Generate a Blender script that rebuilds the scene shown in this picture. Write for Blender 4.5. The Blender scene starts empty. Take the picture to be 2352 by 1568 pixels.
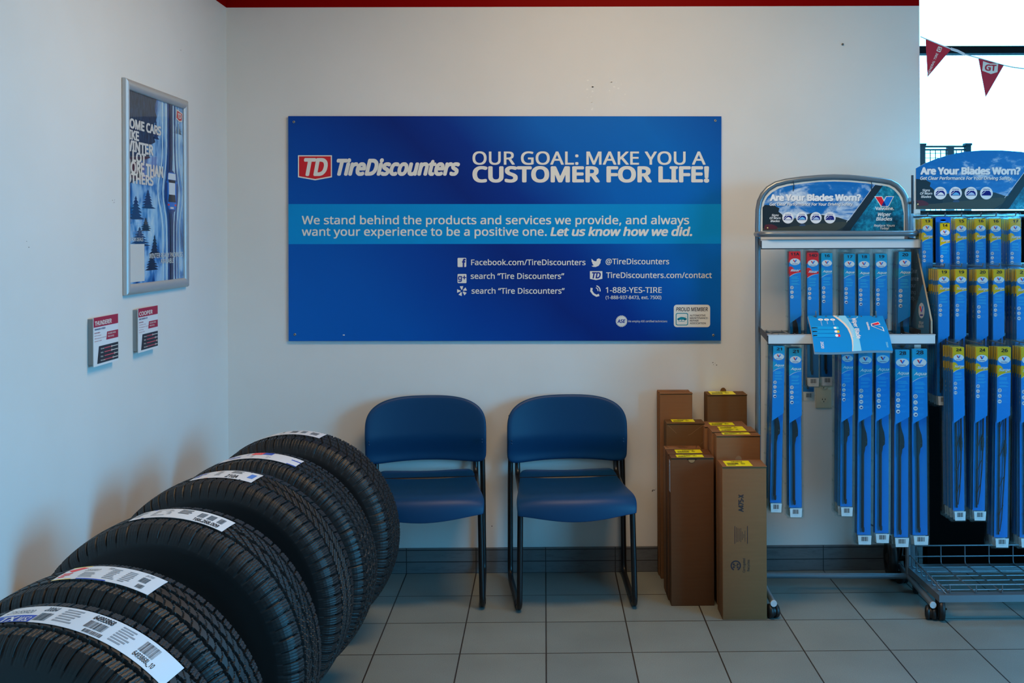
import bpy, math, random
import numpy as np
from mathutils import Vector, Matrix
from mathutils.geometry import tessellate_polygon

random.seed(7)
SC = bpy.context.scene
COL = SC.collection
R = math.radians

# ------------------------------------------------------------------ camera
FPX, PPX, PPY = 2456.0, 1275.0, 540.0          # focal length and principal point in pixels of the 2352x1568 frame
CAM_H = 1.454
CAM_R = Matrix.Rotation(-0.0102, 3, 'Z') @ Matrix.Rotation(R(90), 3, 'X') @ Matrix.Rotation(-0.0047, 3, 'Z')
CAM_P = Vector((0, 0, CAM_H))
cam_data = bpy.data.cameras.new('camera')
cam = bpy.data.objects.new('camera', cam_data)
COL.objects.link(cam)
cam.matrix_world = Matrix.Translation(CAM_P) @ CAM_R.to_4x4()
cam_data.sensor_width = 36.0
cam_data.lens = FPX * 36.0 / 2352
cam_data.shift_x = (1176 - PPX) / 2352
cam_data.shift_y = (PPY - 784) / 2352
cam_data.clip_start = 0.05
SC.camera = cam

# ------------------------------------------------------------------ view, world, light
SC.view_settings.view_transform = 'Standard'
SC.view_settings.look = 'None'
SC.view_settings.exposure = 0.0
SC.view_settings.gamma = 1.0
SC.view_settings.use_curve_mapping = False
SC.cycles.transparent_max_bounces = 64
SC.cycles.max_bounces = 10
SC.cycles.diffuse_bounces = 5
SC.cycles.glossy_bounces = 4
SC.cycles.sample_clamp_indirect = 4.0
SC.cycles.caustics_reflective = False
SC.cycles.caustics_refractive = False

WORLD = bpy.data.worlds.new('overcast_sky')
SC.world = WORLD
WORLD.use_nodes = True
wn = WORLD.node_tree.nodes['Background']
wn.inputs['Color'].default_value = (0.085, 0.53, 1.0, 1)
wn.inputs['Strength'].default_value = 17.8

def area(name, loc, direction, sx, sy, watts, color, portal=False):
    d = bpy.data.lights.new(name, 'AREA')
    d.shape = 'RECTANGLE'
    d.size, d.size_y = sx, sy
    d.energy = watts
    d.color = color
    if portal:
        d.cycles.is_portal = True
    o = bpy.data.objects.new(name, d)
    COL.objects.link(o)
    o.location = loc
    o.rotation_euler = Vector(direction).to_track_quat('-Z', 'Y').to_euler()
    return o

# daylight portals in the two glazed openings
WIN_Y0, WIN_Y1, WIN_Z0, WIN_Z1 = 0.2, 2.2, 0.35, 2.3          # side window of the shop (out of the frame)
area('daylight_portal', (3.58, (WIN_Y0 + WIN_Y1) / 2, (WIN_Z0 + WIN_Z1) / 2), (-1, 0, 0), WIN_Y1 - WIN_Y0, WIN_Z1 - WIN_Z0, 1, (1, 1, 1), True)
area('daylight_portal', (2.55, 4.66, 2.25), (0, -1, 0), 1.8, 1.4, 1, (1, 1, 1), True)
# warm ceiling lamp of the shop
LAMP_X, LAMP_Y = 0.36, 3.12
area('ceiling_lamp_light', (LAMP_X, LAMP_Y, 2.93), (0, 0, -1), 1.15, 0.55, 40, (1.0, 0.665, 0.35))
area('ceiling_lamp_light', (LAMP_X - 0.6, -0.6, 2.93), (0, 0, -1), 1.15, 0.55, 6, (1.0, 0.62, 0.29))

# ------------------------------------------------------------------ colours and materials
def s2l(c):
    c /= 255.0
    return c / 12.92 if c <= 0.04045 else ((c + 0.055) / 1.055) ** 2.4

def lin(rgb, e=1.0):
    return tuple(min(0.92, s2l(float(c)) / e) for c in rgb)

MATS = {}
def mat(name, rgb=None, rough=0.5, metal=0.0, spec=0.5, e=1.0, linear=None, coat=0.0):
    if name in MATS:
        return MATS[name]
    m = bpy.data.materials.new(name)
    m.use_nodes = True
    b = m.node_tree.nodes['Principled BSDF']
    c = linear if linear else lin(rgb, e)
    b.inputs['Base Color'].default_value = (*c, 1)
    b.inputs['Roughness'].default_value = rough
    b.inputs['Metallic'].default_value = metal
    b.inputs['Specular IOR Level'].default_value = spec
    b.inputs['Coat Weight'].default_value = coat
    m.diffuse_color = (*c, 1)
    MATS[name] = m
    return m

def ink(r, g, b, e=0.63, rough=0.45):
    return mat('ink_%02x%02x%02x_%d_%d' % (r, g, b, int(e * 100), int(rough * 100)), (r, g, b), rough, 0, 0.4, e)

class N:
    """small node helper"""
    def __init__(s, m):
        s.m = m; s.t = m.node_tree; s.b = s.t.nodes['Principled BSDF']
    def new(s, typ, **kw):
        n = s.t.nodes.new(typ)
        for k, v in kw.items():
            setattr(n, k, v)
        return n
    def link(s, a, b):
        s.t.links.new(a, b)
    def coord(s, scale=(1, 1, 1), loc=(0, 0, 0), out='Object'):
        tc = s.new('ShaderNodeTexCoord'); mp = s.new('ShaderNodeMapping')
        mp.inputs['Scale'].default_value = scale
        mp.inputs['Location'].default_value = loc
        s.link(tc.outputs[out], mp.inputs['Vector'])
        return mp.outputs['Vector']
    def noise(s, vec, scale, detail=4, rough=0.55, dist=0.0):
        n = s.new('ShaderNodeTexNoise')
        n.inputs['Scale'].default_value = scale
        n.inputs['Detail'].default_value = detail
        n.inputs['Roughness'].default_value = rough
        n.inputs['Distortion'].default_value = dist
        s.link(vec, n.inputs['Vector'])
        return n.outputs['Fac']
    def ramp(s, fac, stops, interp='LINEAR'):
        r = s.new('ShaderNodeValToRGB')
        r.color_ramp.interpolation = interp
        el = r.color_ramp.elements
        while len(el) < len(stops):
            el.new(0.5)
        for e_, (p, c) in zip(el, stops):
            e_.position = p
            e_.color = (*c, 1) if len(c) == 3 else c
        s.link(fac, r.inputs['Fac'])
        return r.outputs['Color']
    def math(s, op, a, b=None, clamp=False):
        n = s.new('ShaderNodeMath', operation=op, use_clamp=clamp)
        for i, v in enumerate((a, b)):
            if v is None: continue
            if isinstance(v, (int, float)): n.inputs[i].default_value = v
            else: s.link(v, n.inputs[i])
        return n.outputs[0]
    def mix(s, fac, a, b):
        n = s.new('ShaderNodeMix', data_type='RGBA')
        for sock, v in ((n.inputs['Factor'], fac), (n.inputs['A'], a), (n.inputs['B'], b)):
            if isinstance(v, (int, float)): sock.default_value = v
            elif isinstance(v, tuple): sock.default_value = (*v, 1)
            else: s.link(v, sock)
        return n.outputs['Result']
    def bump(s, h, strength, dist):
        n = s.new('ShaderNodeBump')
        n.inputs['Strength'].default_value = strength
        n.inputs['Distance'].default_value = dist
        s.link(h, n.inputs['Height'])
        s.link(n.outputs['Normal'], s.b.inputs['Normal'])
    def color(s, c):
        s.link(c, s.b.inputs['Base Color'])

# ------------------------------------------------------------------ picture rays -> places
def ray(px, py):
    return CAM_R @ Vector(((px - PPX) / FPX, -(py - PPY) / FPX, -1))

def on_plane(px, py, point, normal):
    d = ray(px, py)
    return CAM_P + d * ((point - CAM_P).dot(normal) / d.dot(normal))

def PY(px, py, y): return on_plane(px, py, Vector((0, y, 0)), Vector((0, 1, 0)))
def PX(px, py, x): return on_plane(px, py, Vector((x, 0, 0)), Vector((1, 0, 0)))
def PZ(px, py, z): return on_plane(px, py, Vector((0, 0, z)), Vector((0, 0, 1)))

# ------------------------------------------------------------------ mesh collector
WM = {}
def wm(o): return WM[o.name] if o is not None else Matrix.Identity(4)

class MB:
    def __init__(s):
        s.v = []; s.f = []; s.fm = []; s.fs = []; s.mats = []
    def mi(s, m):
        if m not in s.mats: s.mats.append(m)
        return s.mats.index(m)
    def add(s, verts, faces, m, smooth=False):
        o = len(s.v); i = s.mi(m)
        s.v.extend(Vector(p) for p in verts)
        for f in faces:
            s.f.append([o + k for k in f]); s.fm.append(i); s.fs.append(smooth)
    def poly(s, pts, m):
        s.add(pts, [list(range(len(pts)))], m)
    def box(s, lo, hi, m, mtx=None):
        (a, b, c), (d, e, f) = lo, hi
        vs = [Vector(p) for p in ((a,b,c),(d,b,c),(d,e,c),(a,e,c),(a,b,f),(d,b,f),(d,e,f),(a,e,f))]
        if mtx: vs = [mtx @ p for p in vs]
        s.add(vs, [(0,3,2,1),(4,5,6,7),(0,1,5,4),(1,2,6,5),(2,3,7,6),(3,0,4,7)], m)
    def rbox(s, lo, hi, r, m, mtx=None, n=3):
        """box with its edges rounded"""
        lo, hi = Vector(lo), Vector(hi)
        r = min(r, *[(hi[i] - lo[i]) / 2.001 for i in range(3)])
        c = (lo + hi) / 2; h = (hi - lo) / 2 - Vector((r, r, r))
        k = n * 4
        rows = []
        angs = [(-math.pi / 2 + math.pi / 2 * i / n) for i in range(n + 1)] + [math.pi / 2 * i / n for i in range(n + 1)]
        vs = []
        for ri, a in enumerate(angs):
            zz = (-h.z if ri <= n else h.z) + r * math.sin(a)
            for q in range(4):
                sx = (1, -1, -1, 1)[q]; sy = (1, 1, -1, -1)[q]
                for j in range(n + 1):
                    b = math.pi / 2 * (q + j / n)
                    vs.append(Vector((sx * h.x + r * math.cos(a) * math.cos(b), sy * h.y + r * math.cos(a) * math.sin(b), zz)) + c)
        w = 4 * (n + 1)
        fs = []
        for i in range(len(angs) - 1):
            for j in range(w):
                fs.append((i*w+j, i*w+(j+1) % w, (i+1)*w+(j+1) % w, (i+1)*w+j))
        fs.append(list(range(w))[::-1]); fs.append([(len(angs)-1)*w+j for j in range(w)])
        if mtx: vs = [mtx @ p for p in vs]
        s.add(vs, fs, m, True)
    def prism(s, pts, off, m, smooth=False):
        """closed outline (3D, planar) pushed along off"""
        n = len(pts); off = Vector(off)
        pts = [Vector(p) for p in pts]
        s.add(pts + [p + off for p in pts], [[i, (i+1) % n, n+(i+1) % n, n+i] for i in range(n)], m, smooth)
        tris = tessellate_polygon([pts])
        s.add(pts, [list(t) for t in tris], m)
        s.add([p + off for p in pts], [list(t)[::-1] for t in tris], m)
    def tube(s, path, r, m, n=12, caps=True, closed=False):
        path = [Vector(p) for p in path]
        k = len(path); vs = []
        up = None
        for i, p in enumerate(path):
            if closed:
                t = (path[(i+1) % k] - path[i-1]).normalized()
            else:
                t = (path[min(i+1, k-1)] - path[max(i-1, 0)]).normalized()
            if up is None:
                up = Vector((0, 0, 1)) if abs(t.z) < 0.9 else Vector((1, 0, 0))
            a = (up - t * up.dot(t))
            a = a.normalized() if a.length > 1e-6 else t.orthogonal().normalized()
            b = t.cross(a); up = a
            rr = r[i] if isinstance(r, (list, tuple)) else r
            for j in range(n):
                an = 2 * math.pi * j / n
                vs.append(p + (a * math.cos(an) + b * math.sin(an)) * rr)
        fs = []
        for i in range(k if closed else k - 1):
            i2 = (i + 1) % k
            for j in range(n):
                fs.append((i*n+j, i*n+(j+1) % n, i2*n+(j+1) % n, i2*n+j))
        s.add(vs, fs, m, True)
        if caps and not closed:
            s.add(vs[:n], [list(range(n))[::-1]], m); s.add(vs[-n:], [list(range(n))], m)
    def cyl(s, a, b, r, m, n=24): s.tube([a, b], r, m, n)
    def lathe(s, prof, m, mtx=None, n=32, closed=False):
        vs = []
        for j in range(n):
            an = 2 * math.pi * j / n
            for (rr, zz) in prof:
                vs.append(Vector((rr * math.cos(an), rr * math.sin(an), zz)))
        if mtx: vs = [mtx @ p for p in vs]
        k = len(prof); fs = []
        for j in range(n):
            j2 = (j + 1) % n
            for i in range(k if closed else k - 1):
                i2 = (i + 1) % k
                fs.append((j*k+i, j2*k+i, j2*k+i2, j*k+i2))
        s.add(vs, fs, m, True)
    def build(s, name, parent=None, loc=None, world=True, mods=None):
        me = bpy.data.meshes.new(name)
        if parent is not None: M = wm(parent)
        else: M = Matrix.Translation(Vector(loc)) if loc is not None else Matrix.Identity(4)
        if world:
            I = M.inverted()
            vs = [tuple(I @ p) for p in s.v]
        else:
            vs = [tuple(p) for p in s.v]
        me.from_pydata(vs, [], s.f)
        for m in s.mats: me.materials.append(m)
        me.polygons.foreach_set('material_index', s.fm)
        me.polygons.foreach_set('use_smooth', s.fs)
        me.update()
        o = bpy.data.objects.new(name, me)
        COL.objects.link(o)
        if parent is not None: o.parent = parent
        elif loc is not None: o.location = loc
        WM[o.name] = M
        return o

def fillet(pts, r, n=6):
    pts = [Vector(p) for p in pts]
    out = [pts[0]]
    for i in range(1, len(pts) - 1):
        a, b, c = pts[i-1], pts[i], pts[i+1]
        u = (a - b); w = (c - b)
        d = min(r, u.length * 0.49, w.length * 0.49)
        p0 = b + u.normalized() * d; p1 = b + w.normalized() * d
        for k in range(n + 1):
            t = k / n
            out.append(p0 * (1-t)**2 + b * 2*t*(1-t) + p1 * t*t)
    out.append(pts[-1])
    return out

def tag(o, label=None, cat=None, group=None, kind=None):
    if label: o['label'] = label
    if cat: o['category'] = cat
    if group: o['group'] = group
    if kind: o['kind'] = kind
    return o

def thing(name, label, cat, loc=(0, 0, 0), rz=0.0, group=None):
    o = bpy.data.objects.new(name, None)
    COL.objects.link(o)
    o.location = loc; o.rotation_euler = (0, 0, rz)
    o.empty_display_size = 0.1
    WM[o.name] = Matrix.Translation(Vector(loc)) @ Matrix.Rotation(rz, 4, 'Z')
    return tag(o, label, cat, group)

def struct(name, mb, loc=None):
    o = mb.build(name, None, loc)
    o['kind'] = 'structure'
    return o

def copy_tree(o, parent=None):
    c = o.copy(); COL.objects.link(c)
    c.parent = parent
    for ch in o.children:
        copy_tree(ch, c)
    return c

# ------------------------------------------------------------------ lettering
TXT = {}
import os
FONT = None
try:
    FONT = bpy.data.fonts.load(os.path.join(bpy.utils.system_resource('DATAFILES', path='fonts'), 'NotoSansHebrew-Regular.woff2'))
except Exception:
    FONT = None
def glyphs(s, bold, shear):
    key = (s, bold, shear)
    if key in TXT: return TXT[key]
    cu = bpy.data.curves.new('lettering', 'FONT')
    cu.body = s; cu.size = 1.0
    if FONT: cu.font = FONT
    cu.offset = 0.0; cu.shear = shear
    cu.resolution_u = 3; cu.fill_mode = 'FRONT'
    ob = bpy.data.objects.new('lettering', cu)
    COL.objects.link(ob)
    dg = bpy.context.evaluated_depsgraph_get()
    me = ob.evaluated_get(dg).to_mesh()
    vs = [(p.co.x, p.co.y) for p in me.vertices]
    fs = [list(p.vertices) for p in me.polygons]
    ob.evaluated_get(dg).to_mesh_clear()
    bpy.data.objects.remove(ob); bpy.data.curves.remove(cu)
    if not vs:
        vs, fs = [(0, 0), (1, 0), (0, 1)], []
    x0 = min(p[0] for p in vs); x1 = max(p[0] for p in vs)
    TXT[key] = (vs, fs, x0, x1)
    return TXT[key]
_h = glyphs('H', 0.0, 0.0)
CAP = max(p[1] for p in _h[0])

class Print:
    """flat printing: 2D figures (u to the side, v downwards) laid on a surface by fn(u, v, lift)"""
    def __init__(s, mb, fn, eps=0.00022, base=0.0003):
        s.mb, s.fn, s.eps, s.base = mb, fn, eps, base
    def put(s, pts, faces, m, layer):
        s.mb.add([s.fn(u, v, s.base + s.eps * layer) for u, v in pts], faces, m)
    def poly(s, pts, m, layer=0):
        p3 = [Vector((u, v, 0)) for u, v in pts]
        s.put(pts, [list(t) for t in tessellate_polygon([p3])], m, layer)
    def rect(s, u0, v0, u1, v1, m, layer=0):
        s.put([(u0, v0), (u1, v0), (u1, v1), (u0, v1)], [(0, 1, 2, 3)], m, layer)
    def rrect(s, u0, v0, u1, v1, r, m, layer=0):
        s.poly(rr_pts(u0, v0, u1, v1, r), m, layer)
    def disc(s, cu, cv, r, m, layer=0, rv=None, n=24):
        rv = rv or r
        s.put([(cu + r * math.cos(2*math.pi*i/n), cv + rv * math.sin(2*math.pi*i/n)) for i in range(n)], [list(range(n))], m, layer)
    def ring(s, cu, cv, r0, r1, m, layer=0, a0=0, a1=360, n=28):
        pts = []
        for i in range(n + 1):
            a = R(a0 + (a1 - a0) * i / n)
            pts += [(cu + r0*math.cos(a), cv + r0*math.sin(a)), (cu + r1*math.cos(a), cv + r1*math.sin(a))]
        s.put(pts, [(2*i, 2*i+1, 2*i+3, 2*i+2) for i in range(n)], m, layer)
    def line(s, pts, w, m, layer=0):
        out = []
        n = len(pts)
        for i, (u, v) in enumerate(pts):
            a, b = pts[max(i-1, 0)], pts[min(i+1, n-1)]
            du, dv = b[0]-a[0], b[1]-a[1]; l = math.hypot(du, dv) or 1
            ww = w[i] if isinstance(w, (list, tuple)) else w
            out += [(u - dv/l*ww/2, v + du/l*ww/2), (u + dv/l*ww/2, v - du/l*ww/2)]
        s.put(out, [(2*i, 2*i+1, 2*i+3, 2*i+2) for i in range(n-1)], m, layer)
    def text(s, t, u0, u1, base, cap, m, layer=1, bold=0.0, shear=0.0, center=False):
        vs, fs, x0, x1 = glyphs(t, 0.0, shear)
        k = cap / CAP
        if u1 is None:
            u1 = u0 + (x1 - x0) * k
        if center:
            w = u1 - u0; u0, u1 = u0 - w/2, u0 + w/2
        sx = (u1 - u0) / (x1 - x0)
        n = 0 if bold <= 0 else (4 if bold < 0.03 else 8)
        x0 -= bold; sx = (u1 - u0) / (x1 - x0 + bold)
        for i in range(max(n, 1)):                 # heavier weight: the same letter struck again all round
            a = 2 * math.pi * (i + .5) / n if n else 0
            dx, dy = bold * math.cos(a), bold * math.sin(a)
            s.put([(u0 + (x + dx - x0) * sx, base - (y + dy * .8) * k) for x, y in vs], fs, m, layer + i * 0.08)
    def sub(s, f):
        return Print(s.mb, lambda u, v, l: s.fn(*f(u, v), l), s.eps, s.base)

def rr_pts(u0, v0, u1, v1, r, n=5):
    pts = []
    for cu, cv, a in ((u1-r, v1-r, 0), (u0+r, v1-r, 90), (u0+r, v0+r, 180), (u1-r, v0+r, 270)):
        for i in range(n + 1):
            an = R(a + 90 * i / n)
            pts.append((cu + r*math.cos(an), cv + r*math.sin(an)))
    return pts

def plane_print(mb, point, normal, **kw):
    """prints given in the photograph's pixels land on the real plane (normal points to the viewer's side)"""
    point, normal = Vector(point), Vector(normal).normalized()
    return Print(mb, lambda u, v, l: on_plane(u, v, point, normal) + normal * l, **kw)

# ================================================================== THE ROOM
YW = 4.62                       # back wall
XL = PY(521, 300, YW).x         # left wall
XE = PY(2113.5, 400, YW).x      # where the back wall ends and the shop window starts
XR, YN, ZC = 3.6, -2.6, 3.0
RED_Z = PY(1300, 15.5, YW).z

def wall_mat(name, axis):
    m = mat(name, (226, 224, 219), 0.42, 0, 0.35)
    n = N(m)
    v = n.coord()
    big = n.noise(v, 1.3, 4)
    fine = n.noise(v, 60, 3)
    spots = n.noise(v, 9, 6, 0.7)
    base = n.ramp(big, [(0.3, lin((221, 219, 213))), (0.7, lin((229, 227, 222)))])
    scuff = n.ramp(spots, [(0.20, lin((186, 181, 170))), (0.27, (1, 1, 1))])
    mul = n.new('ShaderNodeMix', data_type='RGBA', blend_type='MULTIPLY')
    mul.inputs['Factor'].default_value = 0.5
    n.link(base, mul.inputs['A']); n.link(scuff, mul.inputs['B'])
    sep = n.new('ShaderNodeSeparateXYZ')
    n.link(n.coord(), sep.inputs[0])
    band = n.math('GREATER_THAN', sep.outputs['Z'], RED_Z)
    n.color(n.mix(band, mul.outputs['Result'], lin((140, 4, 4))))
    n.link(n.math('SUBTRACT', 0.3, n.math('MULTIPLY', band, 0.27)), n.b.inputs['Specular IOR Level'])
    n.bump(fine, 0.08, 0.002)
    return m

W_BACK = wall_mat('painted_wall', 'y')
T = 0.14
mb = MB(); mb.box((XL - T, YW, -0.02), (XE, YW + T, ZC), W_BACK); struct('wall_back', mb)
mb = MB(); mb.box((XL - T, YN - T, -0.02), (XL, YW, ZC), W_BACK); struct('wall_left', mb)
mb = MB(); mb.box((XL, YN - T, -0.02), (XR + T, YN, ZC), W_BACK); struct('wall_rear', mb)
mb = MB()
mb.box((XR, YN, -0.02), (XR + T, WIN_Y0, ZC), W_BACK); mb.box((XR, WIN_Y0, -0.02), (XR + T, WIN_Y1, WIN_Z0), W_BACK)
mb.box((XR, WIN_Y0, WIN_Z1), (XR + T, WIN_Y1, ZC), W_BACK); mb.box((XR, WIN_Y1, -0.02), (XR + T, YW + T, ZC), W_BACK)
struct('wall_right', mb)
CE = mat('ceiling_tile', (225, 224, 220), 0.8)
mb = MB(); mb.box((XL - T, YN - T, ZC), (XR + T, YW + T, ZC + 0.1), CE); struct('ceiling', mb)

# floor: 30 cm tiles, joints running into the room at x = n * 0.3
FT = 0.3
FM = mat('floor_tile', (135, 140, 134), 0.42, 0, 0.45)
n = N(FM)
Y_J = PZ(1250, 1366.5, 0).y
v = n.coord((1, 1, 1), (0.0, -(Y_J % FT), 0))
br = n.new('ShaderNodeTexBrick', offset=0.0, squash=1.0)
n.link(v, br.inputs['Vector'])
br.inputs['Scale'].default_value = 1.0
br.inputs['Brick Width'].default_value = FT
br.inputs['Row Height'].default_value = FT
br.inputs['Mortar Size'].default_value = 0.0026
br.inputs['Mortar Smooth'].default_value = 0.1
br.inputs['Color1'].default_value = (*lin((126, 132, 128)), 1)
br.inputs['Color2'].default_value = (*lin((136, 141, 135)), 1)
br.inputs['Mortar'].default_value = (*lin((52, 42, 34)), 1)
vv = n.coord()
sp = n.noise(vv, 420, 2)
cl = n.noise(vv, 3.2, 4)
c1 = n.ramp(sp, [(0.32, (0.72, 0.72, 0.72)), (0.5, (1, 1, 1)), (0.68, (1.18, 1.18, 1.16))])
c2 = n.ramp(cl, [(0.3, (0.88, 0.88, 0.88)), (0.7, (1.06, 1.06, 1.06))])
m1 = n.new('ShaderNodeMix', data_type='RGBA', blend_type='MULTIPLY'); m1.inputs['Factor'].default_value = 1
n.link(br.outputs['Color'], m1.inputs['A']); n.link(c1, m1.inputs['B'])
m2 = n.new('ShaderNodeMix', data_type='RGBA', blend_type='MULTIPLY'); m2.inputs['Factor'].default_value = 1
n.link(m1.outputs['Result'], m2.inputs['A']); n.link(c2, m2.inputs['B'])
n.color(m2.outputs['Result'])
n.bump(n.math('SUBTRACT', 1.0, br.outputs['Fac']), 0.4, 0.002)
mb = MB(); mb.box((XL - T, YN - T, -0.1), (XR + T, YW + T, 0), FM); struct('floor', mb)

# tiled skirting along the walls
BB_H = PY(1250, 1255.5, YW).z
BM = mat('skirting_tile', (84, 90, 95), 0.45)
n = N(BM)
v = n.coord((1, 1, 1), (0, 0, 0))
sx = n.new('ShaderNodeSeparateXYZ'); n.link(v, sx.inputs[0])
cb = n.new('ShaderNodeCombineXYZ')
n.link(n.math('ADD', sx.outputs['X'], n.math('SUBTRACT', sx.outputs['Y'], YW - 0.009)), cb.inputs[0]); n.link(sx.outputs['Z'], cb.inputs[1])
br = n.new('ShaderNodeTexBrick', offset=0.0, squash=1.0)
n.link(cb.outputs[0], br.inputs['Vector'])
for k_, v_ in (('Scale', 1.0), ('Brick Width', FT), ('Row Height', BB_H * 0.46), ('Mortar Size', 0.0018), ('Mortar Smooth', 0.1)):
    br.inputs[k_].default_value = v_
br.inputs['Color1'].default_value = (*lin((98, 100, 101)), 1)
br.inputs['Color2'].default_value = (*lin((105, 107, 107)), 1)
br.inputs['Mortar'].default_value = (*lin((34, 32, 31)), 1)
gr = n.noise(n.coord((1, 1, 6)), 14, 6, 0.7)
m1 = n.new('ShaderNodeMix', data_type='RGBA', blend_type='MULTIPLY'); m1.inputs['Factor'].default_value = 0.6
n.link(br.outputs['Color'], m1.inputs['A']); n.link(n.ramp(gr, [(0.3, (0.5, 0.5, 0.5)), (0.5, (1, 1, 1))]), m1.inputs['B'])
n.color(m1.outputs['Result'])
mb = MB(); mb.box((XL + 0.009, YW - 0.009, 0), (XE, YW, BB_H), BM); struct('baseboard_back', mb)
mb = MB(); mb.box((XL, YN, 0), (XL + 0.009, YW, BB_H), BM); struct('baseboard_left', mb)

# shop window beyond the end of the back wall: dark bulkhead, dark frame, pane
FR = mat('window_frame_dark', (16, 20, 24), 0.7, 0.0, .15)
GL = bpy.data.materials.new('window_glass'); GL.use_nodes = True; MATS['window_glass'] = GL
t = GL.node_tree; t.nodes.clear()
out = t.nodes.new('ShaderNodeOutputMaterial'); mx = t.nodes.new('ShaderNodeMixShader')
tr = t.nodes.new('ShaderNodeBsdfTransparent'); gs = t.nodes.new('ShaderNodeBsdfGlossy')
gs.inputs['Roughness'].default_value = 0.02; mx.inputs[0].default_value = 0.06
t.links.new(tr.outputs[0], mx.inputs[1]); t.links.new(gs.outputs[0], mx.inputs[2]); t.links.new(mx.outputs[0], out.inputs[0])
SILL = PY(2200, 505, YW + 0.05).z
BK = mat('bulkhead_dark', (10, 11, 13), 0.8, 0, .05, linear=(.0016, .0016, .0018))
mb = MB(); mb.box((XE, YW + 0.03, -0.02), (XR, YW + 0.11, SILL), BK); struct('wall_bulkhead', mb)
mb = MB(); mb.box((XE, YW + 0.03, 0.0), (XE + 0.035, YW + 0.1, SILL), mat('bulkhead_edge', (70, 84, 92), 0.4, 0.5)); struct('trim_1', mb)
mb = MB()
zt = PY(2200, 115.5, YW + 0.05).z
for lo, hi in (((XE, YW + 0.02, SILL), (XR, YW + 0.12, SILL + 0.04)), ((XE, YW + 0.03, zt - 0.016), (XR, YW + 0.09, zt + 0.016)),
               ((XE, YW + 0.02, ZC - 0.04), (XR, YW + 0.12, ZC)), ((3.1, YW + 0.02, SILL), (3.15, YW + 0.12, ZC))):
    mb.box(lo, hi, FR)
w1 = struct('window_1', mb)
mb = MB(); mb.box((XE, YW + 0.055, SILL + 0.03), (XR, YW + 0.061, ZC - 0.03), GL)
mb.build('window_glass', w1)

# frame of the side window (out of the frame of the photograph, it lets the daylight in)
mb = MB()
for lo, hi in (((XR, WIN_Y0, WIN_Z0), (XR + .08, WIN_Y0 + .04, WIN_Z1)), ((XR, WIN_Y1 - .04, WIN_Z0), (XR + .08, WIN_Y1, WIN_Z1)),
               ((XR, WIN_Y0 + .04, WIN_Z0), (XR + .08, WIN_Y1 - .04, WIN_Z0 + .04)), ((XR, WIN_Y0 + .04, WIN_Z1 - .04), (XR + .08, WIN_Y1 - .04, WIN_Z1))):
    mb.box(lo, hi, FR)
struct('window_2', mb)

# outside: pale forecourt and the top of a dark lattice gate stand beyond the glass
mb = MB(); FC = mat('forecourt', (128, 126, 122), 0.9); mb.box((-8, YW + 0.5, -0.16), (60, 60, -0.1), FC); mb.box((XR + 0.5, -50, -0.16), (60, YW + 0.5, -0.1), FC); struct('ground_outside', mb)
YG = 11.0
gate = thing('lattice_gate', 'dark metal gate with capped posts and lattice seen through the shop window', 'gate', (PY(2172, 400, YG).x, YG, -0.1))
GM = mat('gate_metal', (4, 6, 9), 0.7, 0, .1, linear=(.002, .002, .0025))
def gx(px): return PY(px, 400, YG).x
def gz(py): return PY(2172, py, YG).z
for a, b in ((2114, 2126), (2219, 2231), (2178, 2192)):
    mb = MB(); mb.box((gx(a), YG, -0.1), (gx(b), YG + 0.06, gz(334)), GM)
    if a != 2178: mb.box((gx(a) - 0.008, YG - 0.008, gz(334)), (gx(b) + 0.008, YG + 0.068, gz(329)), GM)
    mb.build('post', gate)
for y0, y1 in ((334, 338), (341.5, 345), (398, 404)):
    mb = MB(); mb.box((gx(2120), YG + 0.015, gz(y1)), (gx(2225), YG + 0.045, gz(y0)), GM); mb.build('rail', gate)
mb = MB()
for i in range(9):
    x = gx(2126 + i * 12); mb.box((x, YG + 0.02, 0.2), (x + 0.006, YG + 0.03, gz(343)), GM)
for i in range(14):
    z = gz(352 + i * 11); mb.box((gx(2124), YG + 0.02, z), (gx(2224), YG + 0.03, z + 0.006), GM)
mb.build('lattice', gate)

# ceiling lamps (out of the frame, they light the room)
LP = mat('lamp_housing', (235, 235, 232), 0.5)
for x, y in ((LAMP_X, LAMP_Y), (LAMP_X - 0.6, -0.6)):
    t_ = thing('ceiling_lamp', 'white rectangular ceiling lamp above the shop floor', 'lamp', (x, y, ZC), 0, 'ceiling lamps')
    mb = MB(); mb.box((x - 0.6, y - 0.3, 2.95), (x + 0.6, y + 0.3, ZC), LP); mb.build('housing', t_)

# small marks on the walls
p = PY(1935, 102, YW)
mb = MB(); mb.lathe([(0, 0), (0.004, 0), (0.0045, 0.006), (0.0, 0.008)], mat('nail_steel', (120, 118, 112), 0.4, 0.9), Matrix.Translation(p) @ Matrix.Rotation(R(90), 4, 'X'), 12)
tag(mb.build('nail', None, p), 'small steel nail in the white wall, high above the wiper rack', 'nail')

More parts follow.
